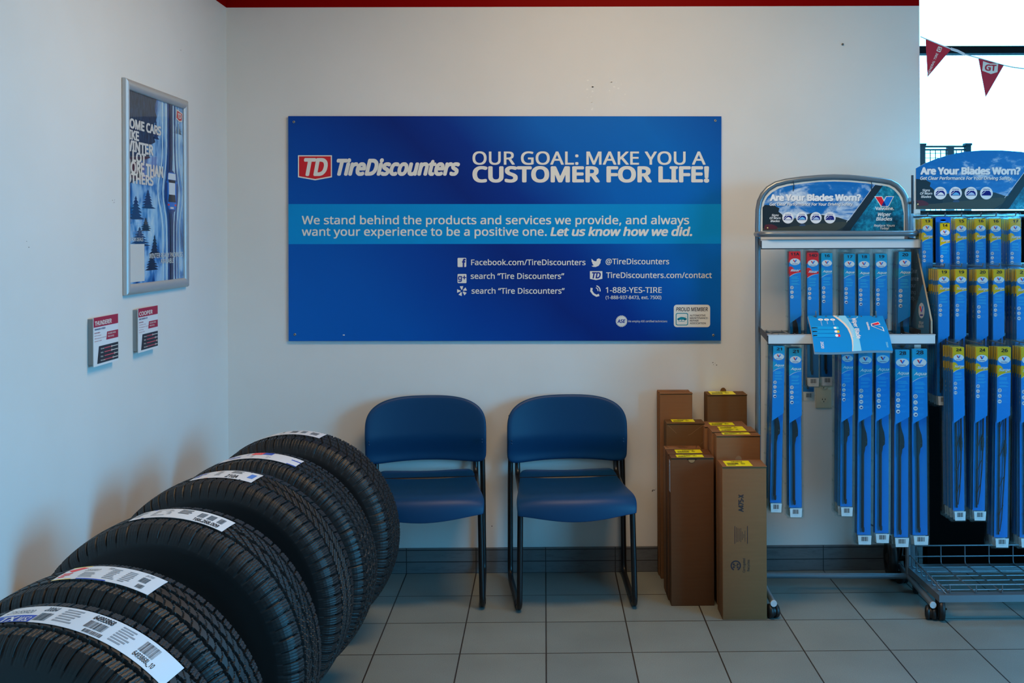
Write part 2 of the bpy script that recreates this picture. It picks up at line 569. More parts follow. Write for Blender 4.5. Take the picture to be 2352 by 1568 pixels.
# scuffs and filled holes that stand out in the paint (they belong to the walls)
SMK = mat('wall_smudge', (104, 96, 84), .8); FIL = mat('wall_filler', (238, 236, 230), .6)
rn = random.Random(11)
mb = MB()
for px, py, k, s in ((1503, 1125, 9, 5), (1130, 1208, 3, 2), (1640, 835, 4, 6)):
    for i in range(k):
        q = PY(px + rn.uniform(-s, s), py + rn.uniform(-s*.5, s*.5), YW - .0004); r = rn.uniform(.0006, .0022)
        mb.add([q + Vector((r*math.cos(a)*1.5, 0, r*math.sin(a))) for a in [2*math.pi*j/8 for j in range(8)]], [list(range(8))], SMK)
for i in range(26):
    q = PY(rn.uniform(1340, 1440), rn.uniform(180, 255), YW - .0004); r = rn.uniform(.001, .004)
    mb.add([q + Vector((r*math.cos(a)*1.4, 0, r*math.sin(a))) for a in [2*math.pi*j/8 for j in range(8)]], [list(range(8))], FIL)
for px, py, k, s in ((262, 462, 6, 4), (60, 560, 2, 8), (420, 120, 2, 5)):
    for i in range(k):
        q = PX(px + rn.uniform(-s, s), py + rn.uniform(-s, s), XL + .0004); r = rn.uniform(.0006, .002)
        mb.add([q + Vector((0, r*math.cos(a)*1.5, r*math.sin(a))) for a in [2*math.pi*j/8 for j in range(8)]], [list(range(8))], SMK)
o = struct('trim_2', mb)

# electrical outlet
oc = PY(1891, 907, YW)
ol = thing('power_outlet', 'beige electrical outlet on the wall behind the wiper blade packs', 'outlet', oc)
OM = mat('outlet_beige', (205, 196, 168), 0.4)
mb = MB(); mb.rbox((oc.x - 0.035, YW - 0.006, oc.z - 0.036 - 0.02), (oc.x + 0.035, YW, oc.z + 0.056), 0.003, OM); mb.build('cover_plate', ol)
DK = mat('slot_dark', (20, 18, 16), 0.6)
for dz in (0.03, -0.012 - 0.018):
    mb = MB()
    c_ = Vector((oc.x, YW - 0.006, oc.z + dz + 0.01))
    mb.prism([c_ + Vector((0.017*math.cos(a), 0, 0.014*math.sin(a))) for a in [2*math.pi*i/20 for i in range(20)]], (0, -0.0025, 0), OM)
    for dx, zz in ((-0.006, 0.003), (0.006, 0.003), (0, -0.007)):
        mb.box((c_.x+dx-0.0013, c_.y-0.0031, c_.z+zz-0.003), (c_.x+dx+0.0013, c_.y-0.002, c_.z+zz+0.003), DK)
    mb.build('socket', ol)

# ================================================================== THE BLUE SIGN
WH = mat('print_white', (232, 229, 219), 0.5)
YS = YW - 0.012
SG = mat('sign_print_blue', (0, 60, 150), 0.42, 0, 0.18)
n = N(SG)
def sgx(px, py): return PY(px, py, YS)
v = n.coord()                     # origin at the sign's centre, metres
sep = n.new('ShaderNodeSeparateXYZ'); n.link(v, sep.inputs[0])
K = YS / FPX
# distance from the dark diagonal of the artwork
d1 = n.math('ADD', n.math('DIVIDE', sep.outputs['X'], K), n.math('MULTIPLY', n.math('DIVIDE', sep.outputs['Z'], K), 0.95))
wob = n.math('MULTIPLY', n.math('SUBTRACT', n.noise(v, 1.4, 2), 0.5), 160)
d1 = n.math('ADD', d1, wob)
fac = n.math('DIVIDE', n.math('ADD', d1, 800), 1600)
n.color(n.ramp(fac, [(0.06, lin((0, 82, 160), .70)), (0.22, lin((0, 72, 150), .70)), (0.36, lin((0, 52, 130), .70)), (0.48, lin((2, 32, 104), .70)), (0.56, lin((0, 40, 118), .70)),
                     (0.70, lin((0, 84, 160), .70)), (0.84, lin((0, 90, 164), .70)), (0.97, lin((0, 66, 136), .70))]))
SB = mat('sign_band_blue', (0, 120, 178), 0.42, 0, 0.18, 0.68)
sc_ = sgx(1159.5, 524.5)
ang = 0.0047                      # the sign hangs very slightly off level
mb = MB()
n_s = Vector((0, -1, 0))
c0, c1, c2, c3 = sgx(662, 266.5), sgx(1657, 267), sgx(1655.5, 782), sgx(663, 783)
mb.prism([c0, c1, c2, c3], (0, 0.009, 0), SG)
pr = plane_print(mb, (0, YS, 0), n_s)
def lerp(a, b, t): return a + (b - a) * t
pr.poly([(662.3, 468.5), (1656.6, 468.5), (1656.2, 559.5), (662.6, 560.5)], SB, 0)
# logo shield
RED = ink(172, 18, 26)
DKB = ink(4, 30, 112)
pr.poly([(684.5, 356.5), (762.5, 356.5), (762.5, 407), (724, 414), (684.5, 407)], WH, 1)
pr.poly([(687, 359), (760, 359), (760, 404.5), (724, 411), (687, 404.5)], RED, 2)
pr.text('TD', 698, 753, 402, 37, WH, 3, 0.045, 0.22)
pr.text('TireDiscounters', 773, 1057, 401, 34, WH, 3, 0.055, 0.3)
pr.text('OUR GOAL: MAKE YOU A', 1085, 1621, 377.5, 29, WH, 3, 0.020)
pr.text('CUSTOMER FOR LIFE!', 1085, 1629, 417, 33.5, WH, 3, 0.042)
pr.text('We stand behind the products and services we provide, and always', 693, 1583, 514.5, 18.5, WH, 3, 0.018)
pr.text('want your experience to be a positive one.', 693, 1256, 541, 18.5, WH, 3, 0.018)
pr.text('Let us know how we did.', 1264, 1590, 541, 18.5, WH, 3, 0.036, 0.2)
pr.text('Facebook.com/TireDiscounters', 1082, 1345, 608.5, 12.5, WH, 3, 0.016)
pr.text('search \u201cTire Discounters\u201d', 1081, 1296, 640, 12.5, WH, 3, 0.016)
pr.text('search \u201cTire Discounters\u201d', 1083, 1297, 674, 12.5, WH, 3, 0.016)
pr.text('@TireDiscounters', 1391, 1537, 606.5, 12.5, WH, 3, 0.014)
pr.text('TireDiscounters.com/contact', 1392, 1635, 638, 12.5, WH, 3, 0.016)
pr.text('1-888-YES-TIRE', 1391, 1520, 672, 12.5, WH, 3, 0.014)
pr.text('(1-888-937-8473, ext. 7500)', 1391, 1519, 686.5, 7.5, WH, 3, 0.014)
# icons
pr.rrect(1051, 592, 1071, 613, 2, WH, 2); pr.text('f', 1061, 1070, 613, 17, DKB, 3, 0.05)
pr.rrect(1051, 629, 1071.5, 650, 2, WH, 2); pr.text('g+', 1052, 1071, 643, 12, DKB, 3, 0.03)
for a in (-95, -25, 40, 112, 180):
    a = R(a); c_, s_ = math.cos(a), math.sin(a)
    pr.poly([(1061+3*c_-1*s_, 668+3*s_+1*c_), (1061+11*c_-4*s_, 668+11*s_+4*c_), (1061+11*c_+4*s_, 668+11*s_-4*c_), (1061+3*c_+1*s_, 668+3*s_-1*c_)], WH, 2)
pr.poly([(1358.5, 594), (1364, 599), (1369.5, 600), (1371, 595), (1376, 593), (1379, 595.5), (1381.5, 595), (1379.5, 599), (1379, 604), (1375, 610), (1368, 613), (1362, 612.5), (1358.5, 610.5), (1364, 609), (1361, 606), (1360.5, 603), (1359, 601)], WH, 2)
pr.poly([(1355, 622.5), (1383.5, 622.5), (1383.5, 640), (1369, 643), (1355, 640)], WH, 2); pr.text('TD', 1359.5, 1380, 638.5, 13, DKB, 3, 0.045, 0.22)
pr.line([(1359, 661), (1358, 668), (1363, 675), (1370, 679), (1376, 677)], [5, 5, 4.5, 5, 5.5], WH, 2)
pr.ring(1367, 667, 5.5, 7.5, WH, 2, -75, 10); pr.ring(1367, 667, 10, 12.5, WH, 2, -75, 10)
# certified badge
pr.disc(1427.5, 737.3, 11.5, WH, 2)
for i in range(22):
    a = 2*math.pi*i/22; pr.disc(1427.5 + 12*math.cos(a), 737.3 + 12*math.sin(a), 1.5, WH, 2, n=8)
pr.text('ASE', 1418, 1436.5, 741, 7.5, DKB, 3, 0.04, 0.15)
pr.text('We employ ASE certified technicians', 1442.5, 1532.5, 739.8, 4.6, WH, 3, 0.0)
pr.rrect(1547.5, 699.5, 1631, 751, 7, WH, 2)
INK = ink(16, 14, 34)
TEAL = ink(0, 112, 130)
pr.text('PROUD MEMBER', 1553, 1625.5, 714.3, 8.6, INK, 3, 0.02, 0.12)
pr.rrect(1552, 718.5, 1580.5, 747, 4, TEAL, 3); pr.rrect(1553.8, 720.3, 1578.7, 745.2, 3, WH, 4)
pr.poly([(1555, 732), (1559, 729.5), (1564, 727.5), (1570, 728), (1575, 730), (1577.5, 731.5), (1577, 734), (1555.5, 734)], TEAL, 5)
pr.disc(1559, 734, 1.8, TEAL, 5, n=10); pr.disc(1573, 734, 1.8, TEAL, 5, n=10)
pr.line([(1571.5, 729.5), (1576, 726.7)], 0.4, TEAL, 5); pr.rect(1565, 734, 1566.2, 737.5, TEAL, 5); pr.rect(1558, 737, 1573, 738, TEAL, 5)
for i, (t_, w_) in enumerate((('AUTOMOTIVE', 1620.5), ('MAINTENANCE-', 1627), ('REPAIR', 1604.5), ('ASSOCIATION', 1621))):
    pr.text(t_, 1584.5, w_, 726.2 + i*5.95, 3.9, INK, 3, 0.02)
pr.rect(787.5, 768, 792, 770.2, WH, 3)
sign = thing('wall_sign', 'large blue sign with white lettering screwed to the wall above the chairs', 'sign', sc_)
mb.build('sign_panel', sign)
SCR = mat('screw_steel', (170, 165, 155), 0.35, 0.8)
for px, py in ((675, 280), (1643, 277), (677.5, 768), (1638.5, 769.5)):
    p = sgx(px, py)
    mb = MB(); mb.lathe([(0.0058, 0), (0.005, 0.002), (0.0026, 0.0032), (0.0022, 0.0016), (0, 0.0016)], SCR, Matrix.Translation(p + Vector((0, -0.0003, 0))) @ Matrix.Rotation(R(90), 4, 'X'), 16)
    mb.box((p.x - 0.0022, p.y - 0.0026, p.z - 0.0022), (p.x + 0.0022, p.y - 0.0017, p.z + 0.0022), DK)
    mb.build('screw', sign)

# ================================================================== POSTER IN A SNAP FRAME
XP = XL + 0.016
def pp(px, py): return PX(px, py, XP)
ALU = mat('aluminium_satin', (196, 196, 194), 0.46, 0.55)
po = pp(362, 430)
poster = thing('framed_poster', 'winter driving poster in a silver snap frame on the side wall', 'poster', (XL, po.y, po.z))
pa, pb, pc, pd = pp(291, 176), pp(433.5, 233.5), pp(435.5, 660), pp(292, 676)
y0f, y1f = (pa.y + pd.y) / 2, (pb.y + pc.y) / 2
z1f, z0f = (pa.z + pb.z) / 2, (pc.z + pd.z) / 2
FW = 0.034
def rail(a, b, inw):
    """one mitred, domed side of the frame: a->b is its outer edge, inw points to the picture"""
    mbx = MB()
    a, b, inw = Vector(a), Vector(b), Vector(inw)
    al = (b - a).normalized()
    prof = [(0.0, 0.0), (0.0, 0.009), (0.004, 0.0145), (0.012, 0.0175), (0.022, 0.0165), (0.031, 0.012), (0.034, 0.007), (0.034, 0.0)]
    n_ = len(prof)
    vs = [a + inw*d + al*d + Vector((h, 0, 0)) for d, h in prof] + [b + inw*d - al*d + Vector((h, 0, 0)) for d, h in prof]
    mbx.add(vs, [(i, (i+1) % n_, n_ + (i+1) % n_, n_ + i) for i in range(n_)], ALU, True)
    mbx.add(vs, [tuple(range(n_)), tuple(range(n_, 2*n_))], ALU)
    return mbx
x_ = XL + 0.001
rail((x_, y0f, z0f), (x_, y0f, z1f), (0, 1, 0)).build('frame_side', poster)
rail((x_, y1f, z0f), (x_, y1f, z1f), (0, -1, 0)).build('frame_side', poster)
rail((x_, y0f, z1f), (x_, y1f, z1f), (0, 0, -1)).build('frame_side', poster)
rail((x_, y0f, z0f), (x_, y1f, z0f), (0, 0, 1)).build('frame_side', poster)
for i, zc in enumerate((z1f, z0f)):
    for yc in (y0f, y1f):
        pass
SN = mat('poster_snow', (80, 130, 185), 0.2, 0, 0.5)
n = N(SN)
v = n.coord((1, 1, 1))
f1 = n.noise(v, 5.5, 3, 0.5, 1.4)
f2 = n.noise(n.coord((1, 9, 2.2)), 3.0, 3, 0.5, 0.8)
ad = n.math('ADD', n.math('MULTIPLY', f1, 0.65), n.math('MULTIPLY', f2, 0.35))
n.color(n.ramp(ad, [(0.36, lin((10, 58, 112), .75)), (0.46, lin((60, 120, 178), .75)), (0.55, lin((140, 182, 214), .75)), (0.68, lin((176, 204, 224), .75))]))
XQ = XL + 0.004
mb = MB()
yi0, yi1, zi0, zi1 = y0f + 0.03, y1f - 0.03, z0f + 0.03, z1f - 0.03
mb.box((XL + 0.001, y0f + .008, zi0), (XQ, yi1, zi1), SN)
qa = plane_print(mb, (XQ, 0, 0), (1, 0, 0))
# artwork in metres across (u from the near edge) and down
W_, H_ = yi1 - yi0, zi1 - zi0
art = Print(mb, lambda u, v, l: Vector((XQ + l, yi0 + u*W_, zi1 - v*H_)))
TR = ink(10, 24, 40, .7); TR2 = ink(16, 46, 84, .7); SW = ink(178, 206, 226, .75); LB = ink(96, 150, 200, .75); NV = ink(8, 52, 108, .75)
rnd = random.Random(3)
def spruce(cu, cv, w, h, m):
    pts = [(cu, cv - h)]
    k = 7
    for i in range(1, k+1):
        pts += [(cu + w*i/k*(1+rnd.uniform(-.2,.2)), cv - h + h*i/k), (cu + w*i/k*.5, cv - h + h*i/k + h*.02)]
    for i in range(k, 0, -1):
        pts += [(cu - w*i/k*.5, cv - h + h*i/k + h*.02), (cu - w*i/k*(1+rnd.uniform(-.2,.2)), cv - h + h*i/k)]
    art.poly(pts, m, 0)
FOR = mat('poster_forest', (20, 40, 60), .4)
nf = N(FOR); nf.color(nf.ramp(nf.noise(nf.coord((1, 14, 3)), 9, 4, .6), [(.4, lin((8, 22, 38), .8)), (.6, lin((40, 66, 92), .8))]))
art.poly([(-.04, 0), (.5, 0), (.46, .06), (.5, .1), (.42, .17), (.47, .24), (.3, .28), (.38, .33), (.2, .36), (.26, .44), (.1, .47), (-.04, .5)], FOR, 0)
for (cu, cv, w, h) in ((.34, .6, .12, .1), (.14, .66, .13, .12), (.3, .72, .1, .07), (.2, .8, .16, .1), (.45, .86, .1, .12), (.12, .9, .14, .1), (.4, .93, .12, .1), (.48, .22, .06, .12), (.9, .16, .09, .06)):
    spruce(cu, cv, w, h, TR2 if rnd.random() < .6 else TR)
# the road's tracks swing round the car
for k, (o, w, m) in enumerate(((-.19, .02, SW), (-.15, .012, LB), (-.11, .02, SW), (-.05, .05, NV), (.0, .06, TR2), (.05, .014, SW), (.085, .02, NV), (.115, .012, SW), (.15, .016, LB), (.18, .012, SW))):
    pts = []
    for i in range(33):
        v_ = i / 32
        bulge = math.exp(-((v_ - .5) / .12) ** 2) * (0.12 if o > 0 else -0.14) * (0.4 + abs(o) * 4)
        pts.append((.76 + o * .85 + bulge * (.55), v_))
    art.line([(min(max(u, .02), .985), v_) for u, v_ in pts], w, m, 1)
art.poly([(.76 + .13*math.cos(a), .5 + .125*math.sin(a)) for a in [2*math.pi*i/24 for i in range(24)]], NV, 2)
CB, CG, CWH = ink(12, 104, 190, .75), ink(18, 24, 34), ink(196, 206, 214, .75)
art.rrect(.685, .39, .855, .60, .04, CB, 3)
art.poly([(.70, .395), (.84, .395), (.845, .43), (.695, .43)], CWH, 4)
art.poly([(.70, .432), (.84, .432), (.83, .448), (.71, .448)], CG, 4)
art.poly([(.71, .448), (.83, .448), (.83, .515), (.71, .515)], CWH, 4)
art.poly([(.71, .515), (.83, .515), (.845, .557), (.695, .557)], CG, 4)
art.rect(.69, .568, .72, .578, ink(200, 40, 30), 4); art.rect(.82, .568, .85, .578, ink(200, 40, 30), 4); art.rect(.735, .585, .8, .595, WH, 4)
art.rect(.665, .44, .69, .45, CB, 3); art.rect(.85, .44, .875, .45, CB, 3)
# lettering, printed running off the near edge behind the frame, as in the photograph
def clipped(t, u0, u1, base, cap):
    art.text(t, u0, u1, base, cap, WH, 5, 0.05)
for t_, cut, u1, yb, yt in (('SOME CARS', -.02, .57, .195, .15), ('LIKE', -.025, .19, .253, .208), ('WINTER', -.04, .43, .313, .262), ('A LOT', -.04, .305, .363, .318), ('MORE THAN', -.045, .605, .425, .368), ('OTHERS', -.03, .43, .476, .428)):
    clipped(t_, cut, u1, yb, yb - yt)
art.text('SCAN FOR DEALS', -.045, .25, .775, .018, WH, 5, .02)
art.rect(-.04, .79, .27, .985, WH, 5)
art.text('WINTER READY PACKAGES', .35, .975, .868, .026, WH, 5, .02)
art.text('AVAILABLE', .55, .80, .9, .026, WH, 5, .02)
art.poly([(.865, .02), (.985, .035), (.975, .085), (.915, .09), (.85, .075)], WH, 5)
art.poly([(.875, .028), (.972, .039), (.964, .078), (.915, .083), (.862, .07)], RED, 6)
art.text('TD', .885, .955, .07, .028, WH, 7, .04, .2)
mb.build('poster_print', poster)
mb = MB(); mb.box((XQ + 0.0032, yi0, zi0), (XQ + 0.0042, yi1, zi1), GL); mb.build('cover_sheet', poster)

# ================================================================== TWO SPEC CARDS ON THE SIDE WALL
CWM = mat('card_white', (226, 228, 228), 0.35)
CRED = ink(132, 26, 48, .6); CBLK = ink(22, 28, 36, .6); CNV = ink(20, 48, 96, .6)
def spec_card(px0, py0, px1, py1, px2, py2, label, head, sub, feats, marks):
    XC = XL + 0.02
    a, b, c = PX(px0, py0, XC), PX(px1, py1, XC), PX(px2, py2, XC)
    ya, yb, za, zb = a.y, b.y, (a.z + b.z)/2, c.z
    t_ = thing('spec_card', label, 'card', (XL, (ya+yb)/2, zb))
    m_ = MB(); m_.box((XL, ya + .004, zb + .006), (XC - .0025, yb - .004, za - .004), mat('holder_clear_edge', (150, 152, 150), .25)); m_.build('holder', t_)
    m_ = MB(); m_.box((XC - .0022, ya, zb), (XC, yb, za), CWM)
    w, h = yb - ya, za - zb
    q = Print(m_, lambda u, v, l: Vector((XC + l, ya + u*w, za - v*h)))
    q.rect(0, .0, 1, .2, CRED, 0)
    q.text(head, .04, .72, .165, .085, WH, 1, .03)
    q.text(sub, .04, .46, .262, .035, CNV, 1, .02)
    q.text('FEATURES', .03, .25, .33, .022, CRED, 1, .02)
    for i, f_ in enumerate(feats):
        q.text(f_, .03, .03 + .028*len(f_), .385 + .055*i, .018, CRED, 1, .0)
    q.poly([(.53, .335), (1, .335), (1, .50), (.5, .50)], CRED, 0)
    q.text('50,000 Mile', .56, .9, .395, .034, WH, 1, .01); q.text('Warranty', .56, .82, .455, .034, WH, 1, .01)
    q.poly([(.2, .60), (1, .60), (1, .955), (.13, .955)], CBLK, 0)
    for i, (nm, mk) in enumerate(zip(('Snow', 'Wet', 'Dry', 'Noise'), marks)):
        v_ = .66 + i*.08
        q.text(nm, .27, .27 + .035*len(nm), v_ + .014, .026, WH, 1, .01)
        q.rect(.42, v_ - .008, mk, v_ + .010, ink(168, 62, 72, .6), 1); q.rect(mk, v_ - .006, .98, v_ + .008, WH, 1); q.disc(mk, v_, .028, WH, 2, .02, 12); q.disc(mk, v_, .016, CRED, 3, .012, 10)
    m_.build('printed_card', t_)
spec_card(215, 730, 271, 720, 213, 844, 'red and white card headed THUNDERER on the side wall', 'THUNDERER', 'RANGER HT603', ('H/T tread', 'All-season tread', 'Quiet ride'), (.72, .72, .84, .78))
spec_card(317.5, 709, 362, 701, 317, 811, 'red and white card headed COOPER, under the framed poster', 'COOPER', 'DISCOVERER H/T3', ('Comfort ride', 'All-season traction', 'warranty', 'Quiet ride'), (.72, .86, .94, .87))

# ================================================================== BUNTING IN THE WINDOW
YB = YW - 0.03
def bp(px, py): return PY(px, py, YB)
bt = thing('pennant_string', 'string of red pennants hanging in front of the bright shop window', 'bunting', bp(2250, 140))
TAPE = mat('bunting_tape', (214, 222, 230), 0.6)
tp = [(2114, 84), (2126, 89), (2155, 101), (2184, 112), (2200, 117), (2216, 125), (2247, 133), (2306, 150), (2330, 155), (2356, 158), (2400, 160), (2470, 158)]
mb = MB()
for i in range(len(tp) - 1):
    (a, b), (c, d) = tp[i], tp[i+1]
    w0 = w1 = 1.4
    if i in (3, 4): w0 = w1 = 3.2
    p = [bp(a, b - w0), bp(c, d - w1), bp(c, d + w1), bp(a, b + w0)]
    mb.prism(p, (0, 0.0008, 0), TAPE)
mb.build('tape', bt)
PR = mat('pennant_red', (190, 22, 48), 0.5)
for pts, kind in ((((2126, 90), (2184, 114), (2130.5, 177)), 0), (((2247, 134), (2306, 150), (2264, 223)), 1), (((2372, 160), (2432, 159), (2400, 236)), 1)):
    mb = MB(); mb.prism([bp(*q) for q in pts], (0, 0.0008, 0), PR)
    q = plane_print(mb, (0, YB, 0), (0, -1, 0))
    if kind == 0:
        s_ = q.sub(lambda u, v: (2131 + u*.40 + v*.93, 174 - u*.92 + v*.37))
        s_.text('GENERAL TIRE', 4, 56, 2.0, 5.0, WH, 0, .02); s_.rrect(60, -5, 72, 5, 2, WH, 0); s_.text('G', 62, 70, 3.5, 7, PR, 1, .03)
    else:
        ox = pts[0][0] - 2247; oy = pts[0][1] - 134
        s_ = q.sub(lambda u, v: (u + ox, v + oy + (u - 2275) * .04))
        s_.poly([(2258, 141), (2274, 146), (2293, 145), (2291, 165), (2276, 170), (2256, 163)], WH, 0)
        s_.text('GT', 2262, 2289, 162, 13, PR, 1, .04, .1)
    mb.build('pennant', bt)
# ================================================================== TYRES
RUB = mat('tyre_rubber', (30, 31, 33), 0.5, 0, 0.5, linear=(0.0065, 0.0068, 0.0075))
n = N(RUB); n.bump(n.noise(n.coord(), 220, 2), 0.12, 0.001)
LBL = mat('label_paper', (226, 229, 234), 0.4)

def tri(x): return 2 * np.abs(x - np.floor(x + 0.5)) * 2 - 1      # -1..1 zigzag
def slot(x, pitch, w):                                            # 1 inside a slot
    d = np.abs((x / pitch - np.floor(x / pitch) - 0.5) * pitch)
    return np.clip((w / 2 - d) / 0.0009 + 0.5, 0, 1)
def near(x, c, w): return np.clip((w / 2 - np.abs(x - c)) / 0.0009 + 0.5, 0, 1)

def tread_depth(kind, u, s, hw, circ):
    """u: metres across from the middle, s: metres round the tyre; returns 0..1 groove"""
    def P(mm): return circ / round(circ / (mm / 1000.0))
    g = np.zeros_like(u)
    a = np.abs(u)
    if kind == 'block':                      # chunky blocks in five ribs
        for c in (-0.60, -0.2, 0.2, 0.60):
            g = np.maximum(g, near(u, c*hw + 0.0022*tri(s / P(34)), 0.0075))
        g = np.maximum(g, slot(s + u*0.5, P(34), 0.0045) * (a < 0.6*hw) * 0.9)
        g = np.maximum(g, slot(s + a*0.12, P(34), 0.005) * (a >= 0.62*hw))
        g = np.maximum(g, slot(s + u*0.25, P(34)/3, 0.0028) * 0.22)
    elif kind == 'fine':                     # many small ribs and sipes
        for c in (-0.64, -0.24, 0.24, 0.64):
            g = np.maximum(g, near(u, c*hw + 0.0010*tri(s / P(26)), 0.0085))
        g = np.maximum(g, slot(s + u*0.8, P(26), 0.0032) * (a < 0.64*hw) * 0.5)
        g = np.maximum(g, slot(s + a*0.12, P(24), 0.0036) * (a >= 0.66*hw) * 0.9)
        g = np.maximum(g, slot(s - u*0.4, P(13), 0.0028) * 0.2)
    elif kind == 'angled':                   # ribs cut by slanting grooves
        for c in (-0.58, 0.0, 0.58):
            g = np.maximum(g, near(u, c*hw + 0.0008*tri(s / P(38)), 0.0095))
        g = np.maximum(g, slot(s + u*1.7, P(38), 0.0042) * (a < 0.58*hw) * 0.85)
        g = np.maximum(g, slot(s - u*0.9, P(19), 0.0028) * (a < 0.58*hw) * 0.25)
        g = np.maximum(g, slot(s + a*0.10, P(31), 0.0038) * (a >= 0.62*hw))
        g = np.maximum(g, slot(s + a*0.10, P(31)/4, 0.0028) * 0.14 * (a >= 0.62*hw))
    elif kind == 'rib':                      # straight ribs, long shoulder slots
        for c in (-0.62, -0.2, 0.2, 0.62):
            g = np.maximum(g, near(u, c*hw + 0.0014*tri(s / P(24)), 0.0085))
        g = np.maximum(g, slot(s + u*0.9 + 0.003*tri(u / 0.028), P(24), 0.0026) * (a < 0.6*hw) * 0.32)
        g = np.maximum(g, slot(s + a*0.15, P(27), 0.0038) * (a >= 0.66*hw))
        g = np.maximum(g, slot(s + a*0.15, P(27)/3, 0.0028) * 0.14 * (a >= 0.66*hw))
    elif kind == 'lug':                      # wavy ribs, wide shoulder lugs
        for c in (-0.52, 0.0, 0.52):
            g = np.maximum(g, near(u, c*hw + 0.0026*tri(s / P(29)), 0.007))
        g = np.maximum(g, slot(s + u*1.0, P(29), 0.0036) * (a < 0.52*hw) * 0.7)
        g = np.maximum(g, slot(s + u*1.0, P(29)/2, 0.0028) * (a < 0.52*hw) * 0.25)
        g = np.maximum(g, slot(s - np.sign(u)*a*0.15, P(29), 0.004) * (a >= 0.55*hw))
        g = np.maximum(g, slot(s, P(29)/4, 0.0028) * 0.14 * (a >= 0.55*hw))
    return g

def make_tyre(Rr, SW, rim, kind, seg=1300):
    hw = SW * 0.365                           # half tread width
    circ = 2 * math.pi * Rr
    crown = lambda u: Rr - 0.006 * (np.abs(u) / hw) ** 2.4
    prof = []                                 # (u, r, tread?)
    hs = SW / 2
    side = [(hs*0.80, rim - 0.004), (hs*0.84, rim + 0.004), (hs*0.86, rim + 0.012), (hs*0.93, rim + 0.022), (hs*0.955, rim + 0.0235), (hs*0.96, rim + 0.027), (hs*0.985, rim + 0.04), (hs, rim + 0.058), (hs*0.997, rim + 0.074),
            (hs*0.985, Rr - 0.062), (hs*0.975, Rr - 0.05), (hs*0.972, Rr - 0.049), (hs*0.945, Rr - 0.036), (hs*0.91, Rr - 0.027), (hs*0.865, Rr - 0.0195), (hs*0.81, Rr - 0.0135), (hs*0.765, Rr - 0.0095)]
    side = [p for p in side]
    side.sort(key=lambda p: p[1])
    for u, r in side: prof.append((-u, r, 0))
    nt = 64
    for i in range(nt + 1):
        u = -hw + 2*hw*i/nt
        prof.append((u, float(crown(np.array(u))), 1))
    for u, r in side[::-1]: prof.append((u, r, 0))
    for u, r in ((hs*0.7, rim - 0.002), (hs*0.72, rim + 0.02), (hs*0.86, rim + 0.06), (hs*0.84, Rr - 0.05), (hs*0.7, Rr - 0.03), (0, Rr - 0.022)):
        prof.append((u, r, 2))
    for u, r in ((hs*0.7, Rr - 0.03), (hs*0.84, Rr - 0.05), (hs*0.86, rim + 0.06), (hs*0.72, rim + 0.02), (hs*0.7, rim - 0.002)):
        prof.append((-u, r, 2))
    k = len(prof)
    U = np.array([p[0] for p in prof]); Rp = np.array([p[1] for p in prof]); Tt = np.array([p[2] for p in prof])
    th = np.arange(seg) * 2 * math.pi / seg
    UU, TH = np.meshgrid(U, th); RR, _ = np.meshgrid(Rp, th); TT, _ = np.meshgrid(Tt, th)
    S = TH * Rr
    D = tread_depth(kind, UU, S, hw, circ) * 0.0085
    sh = (TT == 0) & (RR > Rr - 0.05)        # shoulder: the side slots run over the edge and fade
    fade = np.clip((RR - (Rr - 0.05)) / 0.02, 0, 1)
    edge = tread_depth(kind, np.sign(UU) * hw * 0.985, S, hw, circ) * 0.0045 * fade
    RR = RR - np.where(TT == 1, D, 0) - np.where(sh, edge * 0.5, 0)
    UU = UU - np.where(sh, np.sign(UU) * edge * 0.7, 0)
    # fine raised marks round the sidewall
    mid = (TT == 0) & (RR > rim + 0.035) & (RR < Rr - 0.055)
    V = np.stack([RR * np.sin(TH), UU, RR * np.cos(TH)], -1).reshape(-1, 3)
    idx = np.arange(seg * k).reshape(seg, k)
    a = idx; b = np.roll(idx, -1, 0); c = np.roll(b, -1, 1); d = np.roll(idx, -1, 1)
    F = np.stack([a, b, c, d], -1).reshape(-1, 4)
    me = bpy.data.meshes.new('tyre')
    me.vertices.add(len(V)); me.vertices.foreach_set('co', V.ravel().astype(np.float32))
    me.loops.add(F.size); me.loops.foreach_set('vertex_index', F.ravel().astype(np.int32))
    me.polygons.add(len(F)); me.polygons.foreach_set('loop_start', (np.arange(len(F)) * 4).astype(np.int32))
    smooth = np.broadcast_to(((Tt == 2) | ((Tt == 0) & (Rp < Rr - 0.04)))[None, :], (seg, k)).reshape(-1)
    me.polygons.foreach_set('use_smooth', smooth)
    me.materials.append(RUB)
    me.update(calc_edges=True); me.validate()
    return me, crown, hw

def bars(q, u0, v0, u1, v1, m, seed=1, horiz=True):
    rn = random.Random(seed)
    x = u0
    while x < u1:
        w = rn.choice((.6, 1, 1.6)) * (u1-u0) / 46
        q.rect(x, v0, min(x+w, u1), v1, m, 1); x += w + rn.choice((.6, 1, 1.4)) * (u1-u0) / 46

def textlines(q, u0, v0, u1, v1, nl, m, seed=1, fill=.55):
    rn = random.Random(seed)
    h = (v1 - v0) / nl
    for i in range(nl):
        q.rect(u0, v0 + h*i, u0 + (u1-u0)*rn.uniform(.6, 1), v0 + h*i + h*fill, m, 1)

